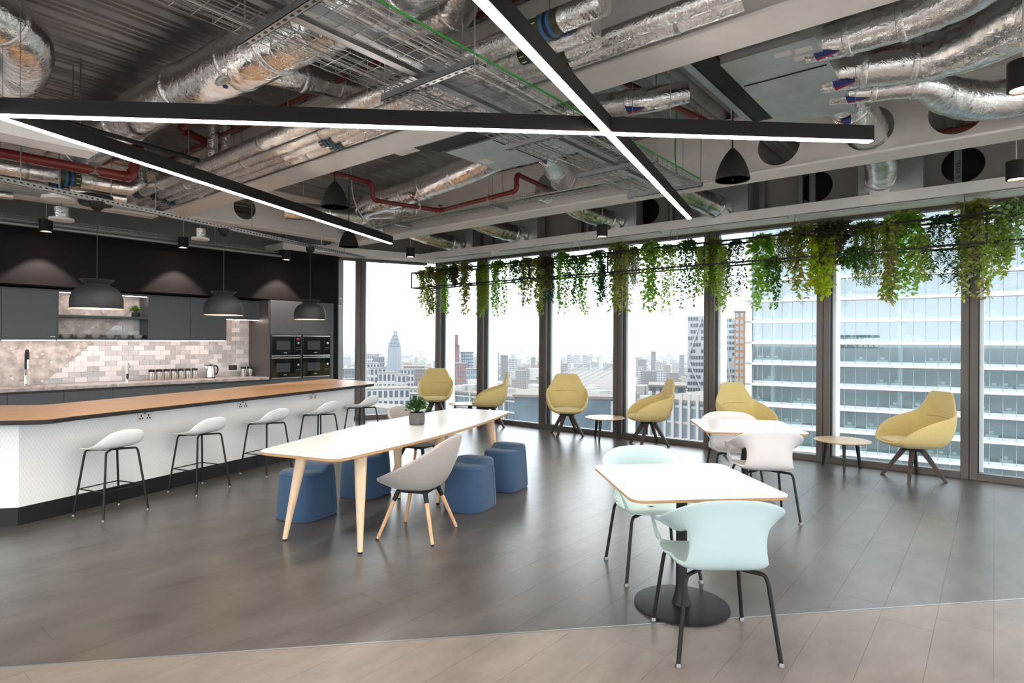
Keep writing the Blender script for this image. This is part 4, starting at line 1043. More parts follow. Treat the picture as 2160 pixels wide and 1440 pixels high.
duct('short capped foil duct above the crossing of the lights', [(4.12, 3.3, 3.52), (4.19, 2.88, 3.5), (4.30, 2.45, 3.5), (4.43, 2.15, 3.51), (4.58, 1.93, 3.56)], [.095, .10, .10, .10, .085], tapes=(.3, .62), stickers=((.66, 1),), hang=(.4,))
duct('upper foil duct leaving the right-hand fan coil', [(4.24, .98, 3.5), (4.28, .8, 3.5), (4.27, .58, 3.5), (4.25, .36, 3.5), (4.18, .1, 3.53), (3.9, -.25, 3.58), (3.5, -.6, 3.6)], [.11, .115, .115, .12, .13, .15, .16], tapes=(.24, .45), stickers=((.12, 1),), hang=(.5,))
duct('middle foil duct with a round cap on the right-hand fan coil', [(4.80, 1.0, 3.5), (4.84, .78, 3.5), (4.92, .56, 3.5), (4.98, .36, 3.5), (4.86, .1, 3.5), (4.60, -.2, 3.5), (4.3, -.7, 3.52)], [.125, .13, .13, .135, .17, .2, .2], tapes=(.2, .42), stickers=((.12, 1),), hang=(.6,))
duct('lowest foil duct swelling into a long bend at the right edge', [(5.10, 1.0, 3.46), (5.16, .8, 3.45), (5.24, .57, 3.45), (5.34, .40, 3.45), (5.62, .28, 3.44), (5.92, .05, 3.44), (6.05, -.35, 3.46), (5.9, -.9, 3.5)], [.075, .08, .08, .10, .14, .15, .15, .15], tapes=(.2, .36), stickers=((.14, 1),), hang=(.6,))
duct('foil duct turning down into the round opening of the right beam', [(5.45, .98, 3.58), (5.65, .96, 3.55), (5.95, .93, 3.5), (6.235, .90, 3.48), (6.6, .88, 3.46), (7.2, .92, 3.44)], [.12, .15, .165, .165, .165, .16], tapes=(.25,), stickers=((.22, 1),), hang=(.3,))
for i, (v, vz, lab) in enumerate(((2.97, 3.42, 'left of the right-hand loudspeaker'), (1.05, 3.44, 'below the opening with the duct'), (4.6, 3.44, 'behind the end of the light strip'), (6.45, 3.44, 'third from the glazed corner'), (7.95, 3.44, 'nearest the glazed corner'))):
    if i != 1: duct('short foil duct above the bulkhead ' + lab, [(6.3, v + .12, vz + .10), (6.9, v + .1, vz + .06), (7.35, v + .04, vz), (7.8, v - .05, vz - .05), (8.06, v - .10, vz - .05)], [.12, .125, .14, .145, .14], group='foil ducts feeding the bulkhead', tapes=(.8,), hang=(.3,))
    else: duct('short foil duct above the bulkhead ' + lab, [(7.22, .92, vz), (7.6, .98, vz - .02), (8.06, 1.05, vz - .05)], .15, group='foil ducts feeding the bulkhead', tapes=(.7,), hang=(.3,))
    p = MB().box(8.06, 8.28, v - .42, v + .22, 3.281, 3.72).build('plenum_box', zinc_panel); tag(p, 'grey sheet metal plenum box on the bulkhead ' + lab, 'plenum box', 'plenum boxes on the bulkhead')

# insulated pipes along the first beam
def pipe(label, pts, r, bands=(), tapes=(), m=None, name='foil_pipe', hang=()):
    t = thing(name, label, 'pipe', (0, 0, 0), 0, 'foil insulated pipes')
    MB().tube(pts, r, 20).build('sleeve', m or foil_fine, t, 60)
    P = [Vector(p) for p in pts]; L = [(P[i + 1] - P[i]).length for i in range(len(P) - 1)]
    def at_(s):
        i = 0
        while i < len(L) - 1 and s > L[i]: s -= L[i]; i += 1
        d = (P[i + 1] - P[i]).normalized(); return P[i] + d * s, d
    for s in tapes:
        p, d = at_(s); MB().tube([p - d * .012, p + d * .012], r * 1.05, 20).build('strap', galv, t, 60)
    for s in bands:
        p, d = at_(s)
        b = MB().tube([p - d * .09, p + d * .09], r * 1.03, 20, cap=False).build('olive_band', olive, t, 60)
        for o_ in (-.035, .012): MB().tube([p + d * (o_ - .011), p + d * (o_ + .011)], r * 1.05, 20, cap=False).build('blue_stripe', blue_lab, b, 60)
        MB().tube([p + d * -.022, p], r * 1.045, 20, cap=False).build('dark_stripe', ink, b, 60)
        mm = MB()
        for a in range(10):
            an = 2 * math.pi * a / 10; n1 = d.cross(Vector((0, 0, 1))).normalized(); n2 = n1.cross(d); e = (n1 * math.cos(an) + n2 * math.sin(an)) * r * 1.05
            mm.bar(p + d * .045 + e, p + d * .08 + e, .006, .002, up=tuple(e))
        mm.build('arrow_marks', white_print, b)
    for s in hang:
        p, d = at_(s); rod(t, p.x, p.y, p.z + r)
    return t
zP = 3.27
pipe('thick foil pipe furthest from the beam in the row of four', [(2.62, 1.54, zP), (2.62, 8.25, zP)], .066, bands=(.35, 6.2), tapes=(1.1, 2.1, 3.4, 4.6, 5.6), hang=(1, 3, 5))
pipe('foil pipe second in the row of four, ending in a wrapped cap', [(2.785, 1.69, zP - .01), (2.785, 8.25, zP - .01)], .056, bands=(.42, 6.0), tapes=(1.3, 2.6, 3.9, 5.2), hang=(1.2, 3.2, 5.2))
pipe('foil pipe third in the row of four', [(2.92, .90, zP - .01), (2.92, 8.25, zP - .01)], .050, bands=(1.15, 3.5, 6.9), tapes=(1.7, 2.6, 4.2, 5.6), hang=(1.2, 3.2, 5.2))
pipe('foil pipe nearest the beam in the row of four', [(3.035, .98, zP - .01), (3.035, 8.25, zP - .01)], .047, bands=(1.12, 3.45, 6.9), tapes=(.35, 2.3, 3.9, 5.4), hang=(1.2, 3.2, 5.2))
for i, (x, y) in enumerate(((2.66, 6.0), (2.82, 6.08))):
    pipe('foil riser dropping from the deck onto the row of pipes, ' + ('left' if i == 0 else 'right') + ' of two', [(x, y, DECK), (x, y, zP + .03)], .052, tapes=(.4,))
pipe('wide foil pipe running towards the bar at the left edge', [(-1.5, 7.45, 3.21), (2.40, 7.43, 3.21), (2.50, 7.43, 3.30), (2.50, 7.43, DECK)], .075, bands=(3.35,), tapes=(2.2, 3.0), hang=(2.8,))
pipe('narrower foil pipe below the wide one at the left edge', [(-1.5, 7.66, 3.13), (2.42, 7.62, 3.13)], .05, bands=(3.3,), tapes=(2.4,), hang=(3,))
pipe('foil pipe furthest back at the left edge above the black wall', [(-1.5, 8.3, 3.1), (1.55, 8.28, 3.1)], .045, tapes=(2.4,), hang=(2.6,))
pipe('foil condensate pipe with a black arrow label beside the beam', [(3.62, 5.55, 3.42), (3.86, 4.45, 3.46)], .036, tapes=(.3,))

# red sprinkler pipes
def red(label, pts, r=.03, clamps=(), valve=None, group='red sprinkler pipes'):
    t = thing('sprinkler_pipe', label, 'sprinkler pipe', (0, 0, 0), 0, group); P = [Vector(p) for p in pts]; path = [P[0]]
    for i in range(1, len(P) - 1):
        a = (P[i - 1] - P[i]); b = (P[i + 1] - P[i]); q = min(.06, a.length * .4, b.length * .4); a.normalize(); b.normalize()
        for j in range(6): s = j / 5; path.append((P[i] + a * q) * (1 - s) ** 2 + P[i] * 2 * s * (1 - s) + (P[i] + b * q) * s * s)
    path.append(P[-1])
    MB().tube(path, r, 16).build('pipe', red_pipe, t, 60)
    for i in range(1, len(P) - 1):
        for s in (-1, 1):
            d = (P[i + s] - P[i]).normalized(); p = P[i] + d * .062
            MB().tube([p - d * .012, p + d * .012], r * 1.18, 16).build('coupling', red_pipe, t, 60)
    for x, y, z in clamps:
        MB().tube([(x, y, z - r), (x, y, z + r * 1.6)], r * 1.05, 6, cap=True).build('clamp', galv, t); rod(t, x, y, z + r * 1.5)
    return t
red('thick red sprinkler pipe at the left edge with an elbow', [(-1.5, 6.88, 3.20), (2.22, 6.83, 3.20), (2.30, 6.83, 3.55), (2.30, 8.0, 3.6)], .045, clamps=((1.9, 6.835, 3.2),))
red('red sprinkler pipe stepping down and along the round opening beam', [(3.45, 5.93, 3.50), (4.6, 6.0, 3.50), (4.62, 6.02, 3.30), (5.56, 5.79, 3.30), (5.38, 4.33, 3.30), (5.39, 4.34, 3.50), (6.2, 4.5, 3.53)], .027, clamps=((4.2, 5.98, 3.5), (5.25, 5.865, 3.30), (5.44, 4.82, 3.30)))
red('thin red sprinkler pipe high above the row of foil pipes', [(2.78, 8.2, 3.62), (2.78, .8, 3.62)], .02, clamps=((2.78, 3.0, 3.62), (2.78, 5.5, 3.62)))
red('red sprinkler pipe on the deck between the lights and the right beam', [(4.3, 2.36, 3.67), (4.96, 2.26, 3.67), (6.2, 2.06, 3.67)], .026, clamps=((5.4, 2.19, 3.67),))
red('red sprinkler pipe between the ducts on the right', [(4.80, .72, 3.75), (4.76, .15, 3.75), (4.72, -.5, 3.75)], .03, clamps=((4.78, .4, 3.75),))
red('red sprinkler elbow above the row of pipes at the left', [(2.38, 5.5, 3.6), (2.4, 6.1, 3.58), (2.92, 6.34, 3.56), (3.2, 6.4, 3.56)], .035)
red('red sprinkler pipe seen through the openings of the right beam', [(6.75, -1.5, 3.50), (6.75, .25, 3.50), (6.75, .62, 3.50)], .025, clamps=((6.75, -.3, 3.5),))
red('red sprinkler pipe behind the middle opening of the right beam', [(6.77, 1.25, 3.46), (6.78, 1.7, 3.46), (6.78, 2.6, 3.46)], .025, clamps=((6.78, 2.2, 3.46),))
t = thing('sprinkler_valve', 'small brass and red valve on the stepping sprinkler pipe', 'valve', (5.56, 5.79, 3.30)); MB().lathe([(.012, -.07), (.014, 0), (.012, .06), (0, .06)], 14).build('stem', mat('brass', (.55, .36, .12), .3, 1), t, 50); MB().lathe([(0, .06), (.035, .06), (.035, .07), (0, .072)], 20).build('handwheel', red_pipe, t, 50)
o = MB().tube([(1.12, 5.66, 3.27), (2.36, 5.9, 3.27), (2.50, 5.93, 3.27)], .02, 12).build('drain_pipe', black_metal, None, 60); tag(o, 'thin black drain pipe crossing below the large duct', 'pipe')
for x, y in ((1.5, 5.735), (2.40, 5.91)): rod(o, x, y, 3.28)

# wire cable trays
def basket(label, a, b, w, ncab=0, green=False, hang=True, lanes=1, depth=.055, step=.1):
    a = Vector(a); b = Vector(b); d = (b - a).normalized(); s = Vector((-d.y, d.x, 0)); L = (b - a).length; r = .0019
    t = thing('cable_tray', label, 'cable tray', (0, 0, 0), 0, 'wire basket cable trays'); m = MB()
    def wire(p, q): m.bar(p, q, r * 2, r * 2)
    n = max(3, int(w / .065))
    for i in range(n + 1): o_ = s * (w * (i / n - .5)); wire(a + o_, b + o_)
    up = Vector((0, 0, 1))
    for sg in (-1, 1):
        for z in (depth * .5, depth): wire(a + s * (sg * w / 2) + up * z, b + s * (sg * w / 2) + up * z)
    x = .02
    while x < L:
        p = a + d * x; wire(p - s * w / 2, p + s * w / 2); wire(p - s * w / 2, p - s * w / 2 + up * depth); wire(p + s * w / 2, p + s * w / 2 + up * depth); x += step
    o = m.build('wire_mesh', galv, t); o['kind'] = 'stuff'
    for i in range(ncab):
        y = random.uniform(-.42, .42) * w; cm = [mat('grey_cable', (.30, .30, .30), .5), white_cable, green_cable, ink][i % 4 if green else i % 2]
        path = [a + d * (L * j / 14) + s * (y + random.uniform(-.02, .02)) + up * (.012 + random.random() * .012) for j in range(15)]
        MB().tube(path, random.choice((.005, .007, .009)), 6).build('cable', cm, t, 60)
    return t
zt = 3.10
tA = basket('wire cable tray under the pipes, left lane', (-1.5, 2.84, zt), (5.72, 2.84, zt), .28, 3)
tB = basket('wire cable tray under the pipes, right lane with green earth cable', (-1.5, 2.40, zt), (5.72, 2.40, zt), .30, 4)
MB().tube([(-1.5, 2.25, zt + .05), (5.70, 2.25, zt + .05)], .007, 8).build('earth_cable', green_cable, tB, 60)
for v, nm in ((2.65, 'beside the left lane'), (2.545, 'between the lanes')):
    t = thing('metal_trunking', 'galvanised metal trunking running with the cable trays, ' + nm, 'trunking', group='metal trunking'); MB().box(-1.5, 5.5, v - .025, v + .025, zt + .012, zt + .06).build('body', galv, t); MB().box(-1.5, 5.5, v - .028, v + .028, zt + .06, zt + .064).build('cover', galv, t)
for i, u in enumerate((.4, 1.48, 2.38, 3.6, 4.62, 5.6)):
    t = thing('strut_bracket', 'perforated strut bracket under the cable trays, number %s from the left' % ['one', 'two', 'three', 'four', 'five', 'six'][i], 'bracket', (u, 2.6, zt - .045), 0, 'strut brackets under the trays')
    MB().box(-.02, .02, -.40, .40, 0, .003).box(-.02, -.017, -.40, .40, 0, .04).box(.017, .02, -.40, .40, 0, .04).build('channel', galv, t)
    mm = MB()
    for k in range(13): mm.box(-.006, .006, -.38 + k * .06, -.38 + k * .06 + .026, -.0012, -.0002)
    mm.build('slots', ink, t)['kind'] = 'stuff'
    for s in (-.385, .385): MB().tube([(0, s, -.02), (0, s, DECK - zt + .045)], .005, 6).build('hanger_rod', galv, t); MB().lathe([(.011, -.012), (.011, -.002), (0, -.002)], 6, (0, s, 0)).build('nut', galv, t)
tC = basket('wire cable tray along the beam near the windows', (5.86, 2.75, 3.31), (5.86, 8.4, 3.31), .22, 6, True)
for u, v in ((5.86, 3.3), (5.86, 5.0), (5.86, 6.9)):
    b = MB().box(u - .16, u + .16, v - .02, v + .02, 3.27, 3.305).build('strut_bracket', galv, tC); rod(b, u - .14, v, 3.29)
tD = basket('wire cable tray along the top of the black wall', (-1.5, 9.60, 3.05), (5.4, 9.60, 3.05), .16, 3, depth=.05)
for u in (.5, 2.4, 4.3): rod(tD, u, 9.60, 3.05, r=.006)
o = MB().tube([(-2, 9.72, 3.022), (5.54, 9.72, 3.022)], .021, 12).build('conduit', mat('grey_conduit', (.42, .44, .46), .4, .4), None, 60); tag(o, 'pale grey conduit lying along the top edge of the black wall', 'conduit')
o = MB().tube(catmull([(5.86, 4.95, 3.82), (5.88, 4.95, 3.5), (5.9, 4.75, 3.36), (5.88, 4.3, 3.34)], 8), .008, 8).build('loose_cable', white_cable, None, 60); tag(o, 'white cable dropping from the deck onto the tray near the windows', 'cable')
o = MB().tube(catmull([(4.6, 6.45, DECK), (4.62, 6.42, 3.4), (4.75, 6.38, 3.14), (5.0, 6.45, 3.05), (5.2, 6.52, 3.04), (5.25, 6.515, 2.99)], 8), .006, 8).build('loose_cable', white_cable, None, 60); tag(o, 'white flex feeding the far end of the linear light', 'cable')
o = MB().tube(catmull([(5.72, 2.3, 3.12), (5.78, 2.12, 3.14), (5.80, 2.0, 3.3), (5.78, 1.98, DECK)], 8), .012, 8).build('loose_cable', white_cable, None, 60); tag(o, 'bundle of white cables rising from the tray end', 'cable')
o = MB().tube(catmull([(5.5, 2.42, DECK), (5.51, 2.44, 3.4), (5.53, 2.42, 3.16)], 8), .008, 8).build('loose_cable', green_cable, None, 60); tag(o, 'green cable dropping onto the tray end beside the lights', 'cable')

# fan coil units
t = thing('fan_coil_unit', 'grey sheet metal fan coil unit in the ceiling on the right', 'fan coil unit', (0, 0, 0), 0, 'ceiling fan coil units')
MB().box(3.96, 5.40, .86, 1.44, 3.41, 3.76).build('casing', zinc_panel, t, bevel=.003)
MB().box(4.395, 4.402, .88, 1.42, 3.404, 3.412).build('panel_joint', ink, t)
MB().box(3.86, 5.26, 1.445, 1.60, 3.44, 3.72).build('plenum', black_metal, t)
MB().box(3.84, 5.28, 1.605, 1.66, 3.43, 3.50).build('flange', galv, t)
MB().box(3.935, 3.958, .95, 1.44, 3.45, 3.74).build('control_panel', galv, t)
for i, (u, v) in enumerate(((4.03, 1.02), (4.16, .93), (4.05, .90))): MB().box(u, u + .07, v, v + .10, 3.4085, 3.4098).build('data_label', paper, t)
MB().box(4.7, 4.73, 1.40, 1.43, 3.4085, 3.4098).build('yellow_label', mat('yellow_label', (.7, .5, .03), .5), t)
o = MB().lathe([(0, 0), (.008, 0), (.008, .006), (0, .008)], 12, (3.92, 1.0, 3.55)).build('indicator_lamp', mat('red_lamp', (.6, .02, .02), .3, emit=((1, .05, .03), 2.5)), t)
for u in (4.1, 5.25):
    for v in (.9, 1.4): rod(t, u, v, 3.76)
t = thing('fan_coil_unit', 'grey sheet metal fan coil unit in the ceiling above the middle of the room', 'fan coil unit', (0, 0, 0), 0, 'ceiling fan coil units')
MB().box(4.12, 4.92, 3.06, 4.22, 3.41, 3.74).build('casing', zinc_panel, t, bevel=.003)
MB().box(4.13, 4.91, 3.60, 3.605, 3.405, 3.412).build('panel_joint', ink, t)
MB().box(3.86, 4.115, 3.1, 4.3, 3.43, 3.72).build('plenum', black_metal, t)
MB().box(3.80, 3.855, 3.08, 4.3, 3.42, 3.47).build('flange', galv, t)
MB().box(4.5, 4.66, 4.04, 4.16, 3.4085, 3.4098).build('data_label', paper, t)
MB().box(3.72, 3.90, 4.34, 4.62, 3.40, 3.403).build('notice_plate', paper, t); rod(t, 3.8, 4.45, 3.403)
for u in (4.2, 4.85):
    for v in (3.15, 4.15): rod(t, u, v, 3.74)

# linear diffuser at the left edge and round ceiling devices
t = thing('linear_diffuser', 'white linear slot diffuser at the left edge', 'air diffuser', (0, 0, 0))
MB().box(-.8, 1.64, 5.80, 5.825, 3.10, 3.25).box(-.8, 1.64, 6.03, 6.055, 3.10, 3.25).box(-.8, 1.64, 5.825, 6.03, 3.22, 3.25).build('frame', white_paint, t)
for k in range(5): MB().box(-.8, 1.64, 5.835 + k * .04, 5.847 + k * .04, 3.10, 3.125).build('slat', white_paint, t)
MB().box(-.8, 1.2, 5.85, 6.0, 3.25, 3.295).build('boot', zinc_panel, t)
for u in (-.5, 1.5): rod(t, u, 5.93, 3.25)
def disc(label, x, y, z, r, m, tubez):
    t = thing('ceiling_disc', label, 'ceiling device', (x, y, z), 0, 'round devices under the ceiling')
    MB().lathe([(0, 0), (r * .96, 0), (r, .012), (r * .97, .03), (r * .6, .035), (0, .035)], 36).build('disc', m, t, 40)
    MB().lathe([(r * .6, .035), (r * .6, tubez), (0, tubez)], 28).build('canister', foil_fine if m is white_paint else black_metal, t, 40)
    MB().tube([(0, 0, tubez), (0, 0, DECK - z)], .008, 8).build('stem', galv, t)
disc('round pale disc under a black canister above the bar at the left', 1.74, 7.32, 2.95, .15, white_paint, .06)
disc('round white downlight ring under a clear sleeve above the black wall, left', 2.10, 8.75, 2.98, .13, white_paint, .16)
disc('round white downlight ring under a clear sleeve above the black wall, middle', 3.78, 8.9, 2.99, .12, white_paint, .16)
o = MB().lathe([(0, 0), (.14, 0), (.15, .02), (.15, .10), (0, .10)], 32).build('access_point', black_metal, None, 40); o.location = (2.02, 7.2, 2.93); tag(o, 'round black canister hanging beside the pale disc', 'ceiling device')
rod(o, .135, 0, .08, DECK - 2.93)

# ------------------------------------------------------------------ hanging plant rack
t = thing('hanging_rack', 'long black steel rack hung before the windows carrying trailing plants', 'rack', (0, 0, 0))
V0, V1 = -1.45, 9.05
for u in (7.90, 8.22):
    for z in (2.90, 2.60): MB().box(u - .011, u + .011, V0, V1, z - .011, z + .011).build('rail', black_metal, t)
for k in range(8):
    v = min(-1.43 + 1.5 * k, V1 - .011)
    for u in (7.90, 8.22): MB().box(u - .0105, u + .0105, v - .0105, v + .0105, 2.611, 2.889).build('post', black_metal, t)
    for z in (2.90, 2.60): MB().box(7.911, 8.209, v - .0105, v + .0105, z - .0105, z + .0105).build('cross_bar', black_metal, t)
for v in (-1.0, .26, 1.95, 3.6, 5.28, 7.04, 8.75):
    for u in (7.90, 8.22): MB().tube([(u, v, 2.91), (u + (.12 if u < 8 else 0), v, 3.156)], .004, 6).build('hanger_rod', galv, t)

PAL = {
 'g': ([(.10, .26, .02), (.16, .34, .035)], .030, 1.5, 'bright green trailing ivy'),
 'p': ([(.14, .33, .04), (.22, .42, .08)], .046, 1.35, 'broad-leaved bright green pothos'),
 'l': ([(.20, .36, .06), (.28, .42, .12)], .026, 1.6, 'pale green fine-leaved trailing plant'),
 'd': ([(.035, .12, .02), (.06, .18, .03)], .028, 1.5, 'dark green trailing ivy'),
 'f': ([(.012, .05, .018), (.02, .075, .025)], .016, 2.2, 'very dark feathery hanging fern'),
 'm': ([(.10, .14, .015), (.14, .19, .02)], .009, 4.0, 'fine mossy olive green plant'),
 'o': ([(.12, .20, .015), (.17, .27, .03)], .010, 4.0, 'dense fine-stemmed olive green plant'),
 'b': ([(.075, .05, .03), (.11, .085, .04), (.06, .07, .025)], .044, 1.1, 'brown-leaved bushy plant'),
 'r': ([(.16, .27, .03), (.30, .36, .12), (.27, .18, .09)], .032, 1.9, 'variegated green and pinkish trailing plant'),
 'v': ([(.13, .20, .05), (.22, .27, .10), (.45, .36, .02)], .030, 1.6, 'grey-green and yellow trailing plant'),
 'y': ([(.40, .40, .02), (.25, .36, .02)], .062, 1.3, 'yellow heart-leaved trailing plant'),
 'w': ([(.16, .28, .06), (.42, .46, .26)], .040, 1.3, 'white-edged green trailing plant'),
}
PLANTS = [(8.15, 9.0, 2.98, 2.21, 0.25, 'v'), (7.93, 8.53, 2.99, 2.02, 0.2, 'r'), (7.93, 8.27, 2.95, 2.61, 0.2, 'm'), (8.15, 8.34, 3.02, 2.06, 0.17, 'g'), (7.93, 7.88, 2.98, 2.59, 0.2, 'b'), (7.93, 7.6, 3.0, 2.05, 0.23, 'r'), (8.15, 7.38, 3.01, 2.0, 0.28, 'o'), (7.93, 6.77, 2.96, 1.98, 0.3, 'g'), (7.93, 6.4, 2.95, 2.51, 0.21, 'd'), (8.15, 6.3, 3.0, 2.08, 0.25, 'r'), (7.93, 5.89, 2.93, 1.96, 0.17, 'r'), (7.93, 5.75, 2.94, 2.37, 0.27, 'b'), (8.15, 5.83, 2.83, 2.19, 0.13, 'f'), (7.93, 5.42, 2.99, 1.99, 0.25, 'g'), (7.93, 5.19, 2.91, 2.11, 0.17, 'd'), (8.15, 5.15, 2.94, 1.98, 0.18, 'g'), (7.93, 4.76, 2.96, 2.1, 0.22, 'd'), (7.93, 4.67, 2.75, 2.16, 0.1, 'f'), (8.15, 4.51, 3.08, 1.99, 0.34, 'r'), (7.93, 4.14, 2.95, 2.32, 0.17, 'm'), (7.93, 3.88, 2.99, 1.99, 0.23, 'p'), (8.15, 3.69, 2.97, 1.97, 0.25, 'l'), (7.93, 3.32, 2.97, 2.0, 0.26, 'd'), (7.93, 3.12, 2.86, 2.21, 0.13, 'l'), (8.15, 3.03, 2.99, 2.2, 0.24, 'o'), (7.93, 2.82, 2.83, 1.95, 0.15, 'l'), (7.93, 2.65, 2.9, 2.15, 0.21, 'f'), (8.15, 2.4, 2.96, 2.0, 0.29, 'p'), (7.93, 2.19, 2.64, 1.99, 0.16, 'd'), (7.93, 2.05, 2.95, 2.48, 0.21, 'm'), (8.15, 1.9, 3.05, 2.04, 0.28, 'r'), (7.93, 1.62, 2.82, 2.12, 0.17, 'y'), (7.93, 1.51, 3.01, 2.5, 0.4, 'b'), (8.15, 1.2, 3.0, 2.23, 0.29, 'o'), (7.93, 1.29, 2.68, 2.42, 0.28, 'd'), (7.93, 0.94, 2.94, 2.0, 0.19, 'r'), (8.15, 0.83, 3.05, 2.02, 0.34, 'p'), (7.93, 0.63, 2.76, 2.24, 0.19, 'l'), (7.93, 0.44, 2.94, 2.17, 0.29, 'f'), (8.15, 0.19, 3.09, 2.03, 0.32, 'r'), (7.93, -0.01, 2.8, 2.21, 0.22, 'l'), (7.93, -0.15, 3.02, 2.34, 0.31, 'w'), (8.15, -.7, 3.0, 2.1, .3, 'g')]
ORD = 'first second third fourth fifth sixth seventh eighth ninth tenth eleventh twelfth thirteenth fourteenth fifteenth sixteenth seventeenth eighteenth nineteenth twentieth'.split()
ORD += ['twenty-' + o for o in ORD[:9]] + ['thirtieth'] + ['thirty-' + o for o in ORD[:9]] + ['fortieth'] + ['forty-' + o for o in ORD[:9]]
random.seed(77)
cl = MATS.get('plant_pot') or mat('plant_pot', (.03, .028, .025), .7)
order = sorted(range(len(PLANTS)), key=lambda i: -PLANTS[i][1]); rank = {i: r for r, i in enumerate(order)}
for i, (u, v, z1, z0, w, k) in enumerate(PLANTS):
    cols, lw, ratio, desc = PAL[k]; lw *= 1.15
    mats_ = []
    for j, c in enumerate(cols):
        mm = leaf_mat('leaf_%s_%d' % (k, j), [min(.7, c[0] * (1.75 if c[1] > c[0] * 1.15 else 1.1)), min(.7, c[1] * 1.45), min(.7, c[2] * 1.3)])
        mats_.append(mm)
    t = thing('trailing_plant', '%s, %s from the glazed corner on the rack' % (desc, ORD[rank[i]]), 'hanging plant', (u, v, 2.60), 0, 'trailing plants on the black rack')
    zr = .30 if z1 > 2.86 else .012                         # hangs on the upper or lower rail
    MB().lathe([(0, zr - .06), (.03, zr - .06), (.038, zr + .01), (.034, zr + .01), (.032, zr - .01), (0, zr - .01)], 14).build('pot', cl, t, 50)
    fo = MB(); st = MB(); hw_ = w / 2; top = z1 - 2.60; low = z0 - 2.60; rt = min(zr + .03, top)
    fine = k in 'mo'
    ns = {'m': 60, 'o': 90, 'f': 16}.get(k, 15 + int(w * 42))
    for s_ in range(ns):
        a = random.random() * 6.283; rr = hw_ * (.25 + .75 * random.random() ** .5)
        ex, ey = rr * math.cos(a) * .65, rr * math.sin(a)
        end = lerp(rt - .12, low, random.random() ** (.75 if s_ % 3 else .25)); hump = top - random.random() * .05
        pth = catmull([(0, 0, rt - .05), (ex * .6, ey * .6, hump), (ex, ey, lerp(hump, end, .35)), (ex * 1.02 + random.uniform(-.03, .03), ey * .95 + random.uniform(-.04, .04), lerp(hump, end, .7)), (ex + random.uniform(-.03, .03), ey * .85 + random.uniform(-.05, .05), end)], 7)
        st.tube(pth, .0016, 3, cap=False)
        L = sum((pth[q + 1] - pth[q]).length for q in range(len(pth) - 1))
        stepl = {'m': .020, 'o': .020, 'f': .010, 'y': .05, 'b': .032, 'p': .034}.get(k, .024)
        nl = int(L / stepl)
        if k == 'b': nl = int(nl * 1.3)
        for q in range(1, nl + 1):
            f = q / nl * (len(pth) - 1); j = min(int(f), len(pth) - 2); p = lerp(pth[j], pth[j + 1], f - j) + Vector((random.uniform(-.012, .012), random.uniform(-.012, .012), 0))
            d = Vector((random.uniform(-1, 1), random.uniform(-1, 1), random.uniform(-.9, .35)))
            if k == 'f': d = Vector((random.choice((-1, 1)) * .4, random.choice((-1, 1)), -.6))
            if fine: d = Vector((random.uniform(-.6, .6), random.uniform(-.6, .6), random.uniform(-1, .3)))
            leaf(fo, p, d, lw * random.uniform(.65, 1.2), ratio, .2, len(mats_))
    for q in range(int(w * (1300 if fine else 600))):
        a = random.random() * 6.283; rr = hw_ * random.random() ** .5; zz = lerp(rt - .16, top, random.random() ** .7) - (rr / max(hw_, .01)) ** 2 * .04
        leaf(fo, Vector((rr * math.cos(a) * .7, rr * math.sin(a), zz)), Vector((math.cos(a), math.sin(a), random.uniform(-.8, .7))), lw * random.uniform(.7, 1.25), ratio, .2, len(mats_))
    fo.build('foliage', mats_, t)['kind'] = 'stuff'; st.build('stems', mats_[0], t)['kind'] = 'stuff'

# ------------------------------------------------------------------ the city outside
GZ = -118.0
FW = Vector((math.cos(R(39.2)), math.sin(R(39.2)), 0)); RT = Vector((math.sin(R(39.2)), -math.cos(R(39.2)), 0))
def town(bear, dist): return FW * dist + RT * (bear * dist)            # bearing (tangent, right of the room's long view) and distance
def alt(slope, dist): return 1.55 + slope * dist
random.seed(9)
gm, n, l, b = nodes_of('city_ground')
tcn = n.new('ShaderNodeTexCoord'); vn = n.new('ShaderNodeTexVoronoi'); vn.inputs['Scale'].default_value = .012; l.new(tcn.outputs['Object'], vn.inputs['Vector'])
rn = n.new('ShaderNodeValToRGB'); e = rn.color_ramp.elements; e[0].position = .0; e[0].color = (.13, .135, .125, 1); e[1].position = 1; e[1].color = (.19, .18, .17, 1)
x_ = e.new(.35); x_.color = (.085, .115, .07, 1); x_ = e.new(.6); x_.color = (.17, .145, .13, 1)
sx_ = n.new('ShaderNodeSeparateColor'); l.new(vn.outputs['Color'], sx_.inputs[0]); l.new(sx_.outputs[0], rn.inputs[0]); l.new(rn.outputs[0], b.inputs['Base Color']); b.inputs['Roughness'].default_value = .9
gd = MB().lathe([(0, GZ), (9000, GZ), (26000, GZ - 60)], 64).build('city_ground', gm); gd['kind'] = 'structure'; gd['label'] = 'hazy city ground far below the windows'
CM = [mat('city_cream', (0.17, 0.155, 0.14), .8), mat('city_white', (0.29, 0.29, 0.29), .8), mat('city_brick', (0.125, 0.085, 0.072), .85), mat('city_grey', (0.11, 0.115, 0.125), .8), mat('city_brown', (0.1, 0.082, 0.072), .85), mat('city_roof', (0.125, 0.11, 0.1), .85), mat('city_tree', (0.032, 0.052, 0.022), .95, var=(.05, .3))]
cglass = mat('city_window', (0.04, 0.055, 0.07), .2)
def blk(m, p, w, d, h, rot, z0=GZ):
    c, s = math.cos(rot), math.sin(rot); pts = [(p.x + x * c - y * s, p.y + x * s + y * c) for x, y in ((-w / 2, -d / 2), (w / 2, -d / 2), (w / 2, d / 2), (-w / 2, d / 2))]
    m.prism(pts, z0, z0 + h)
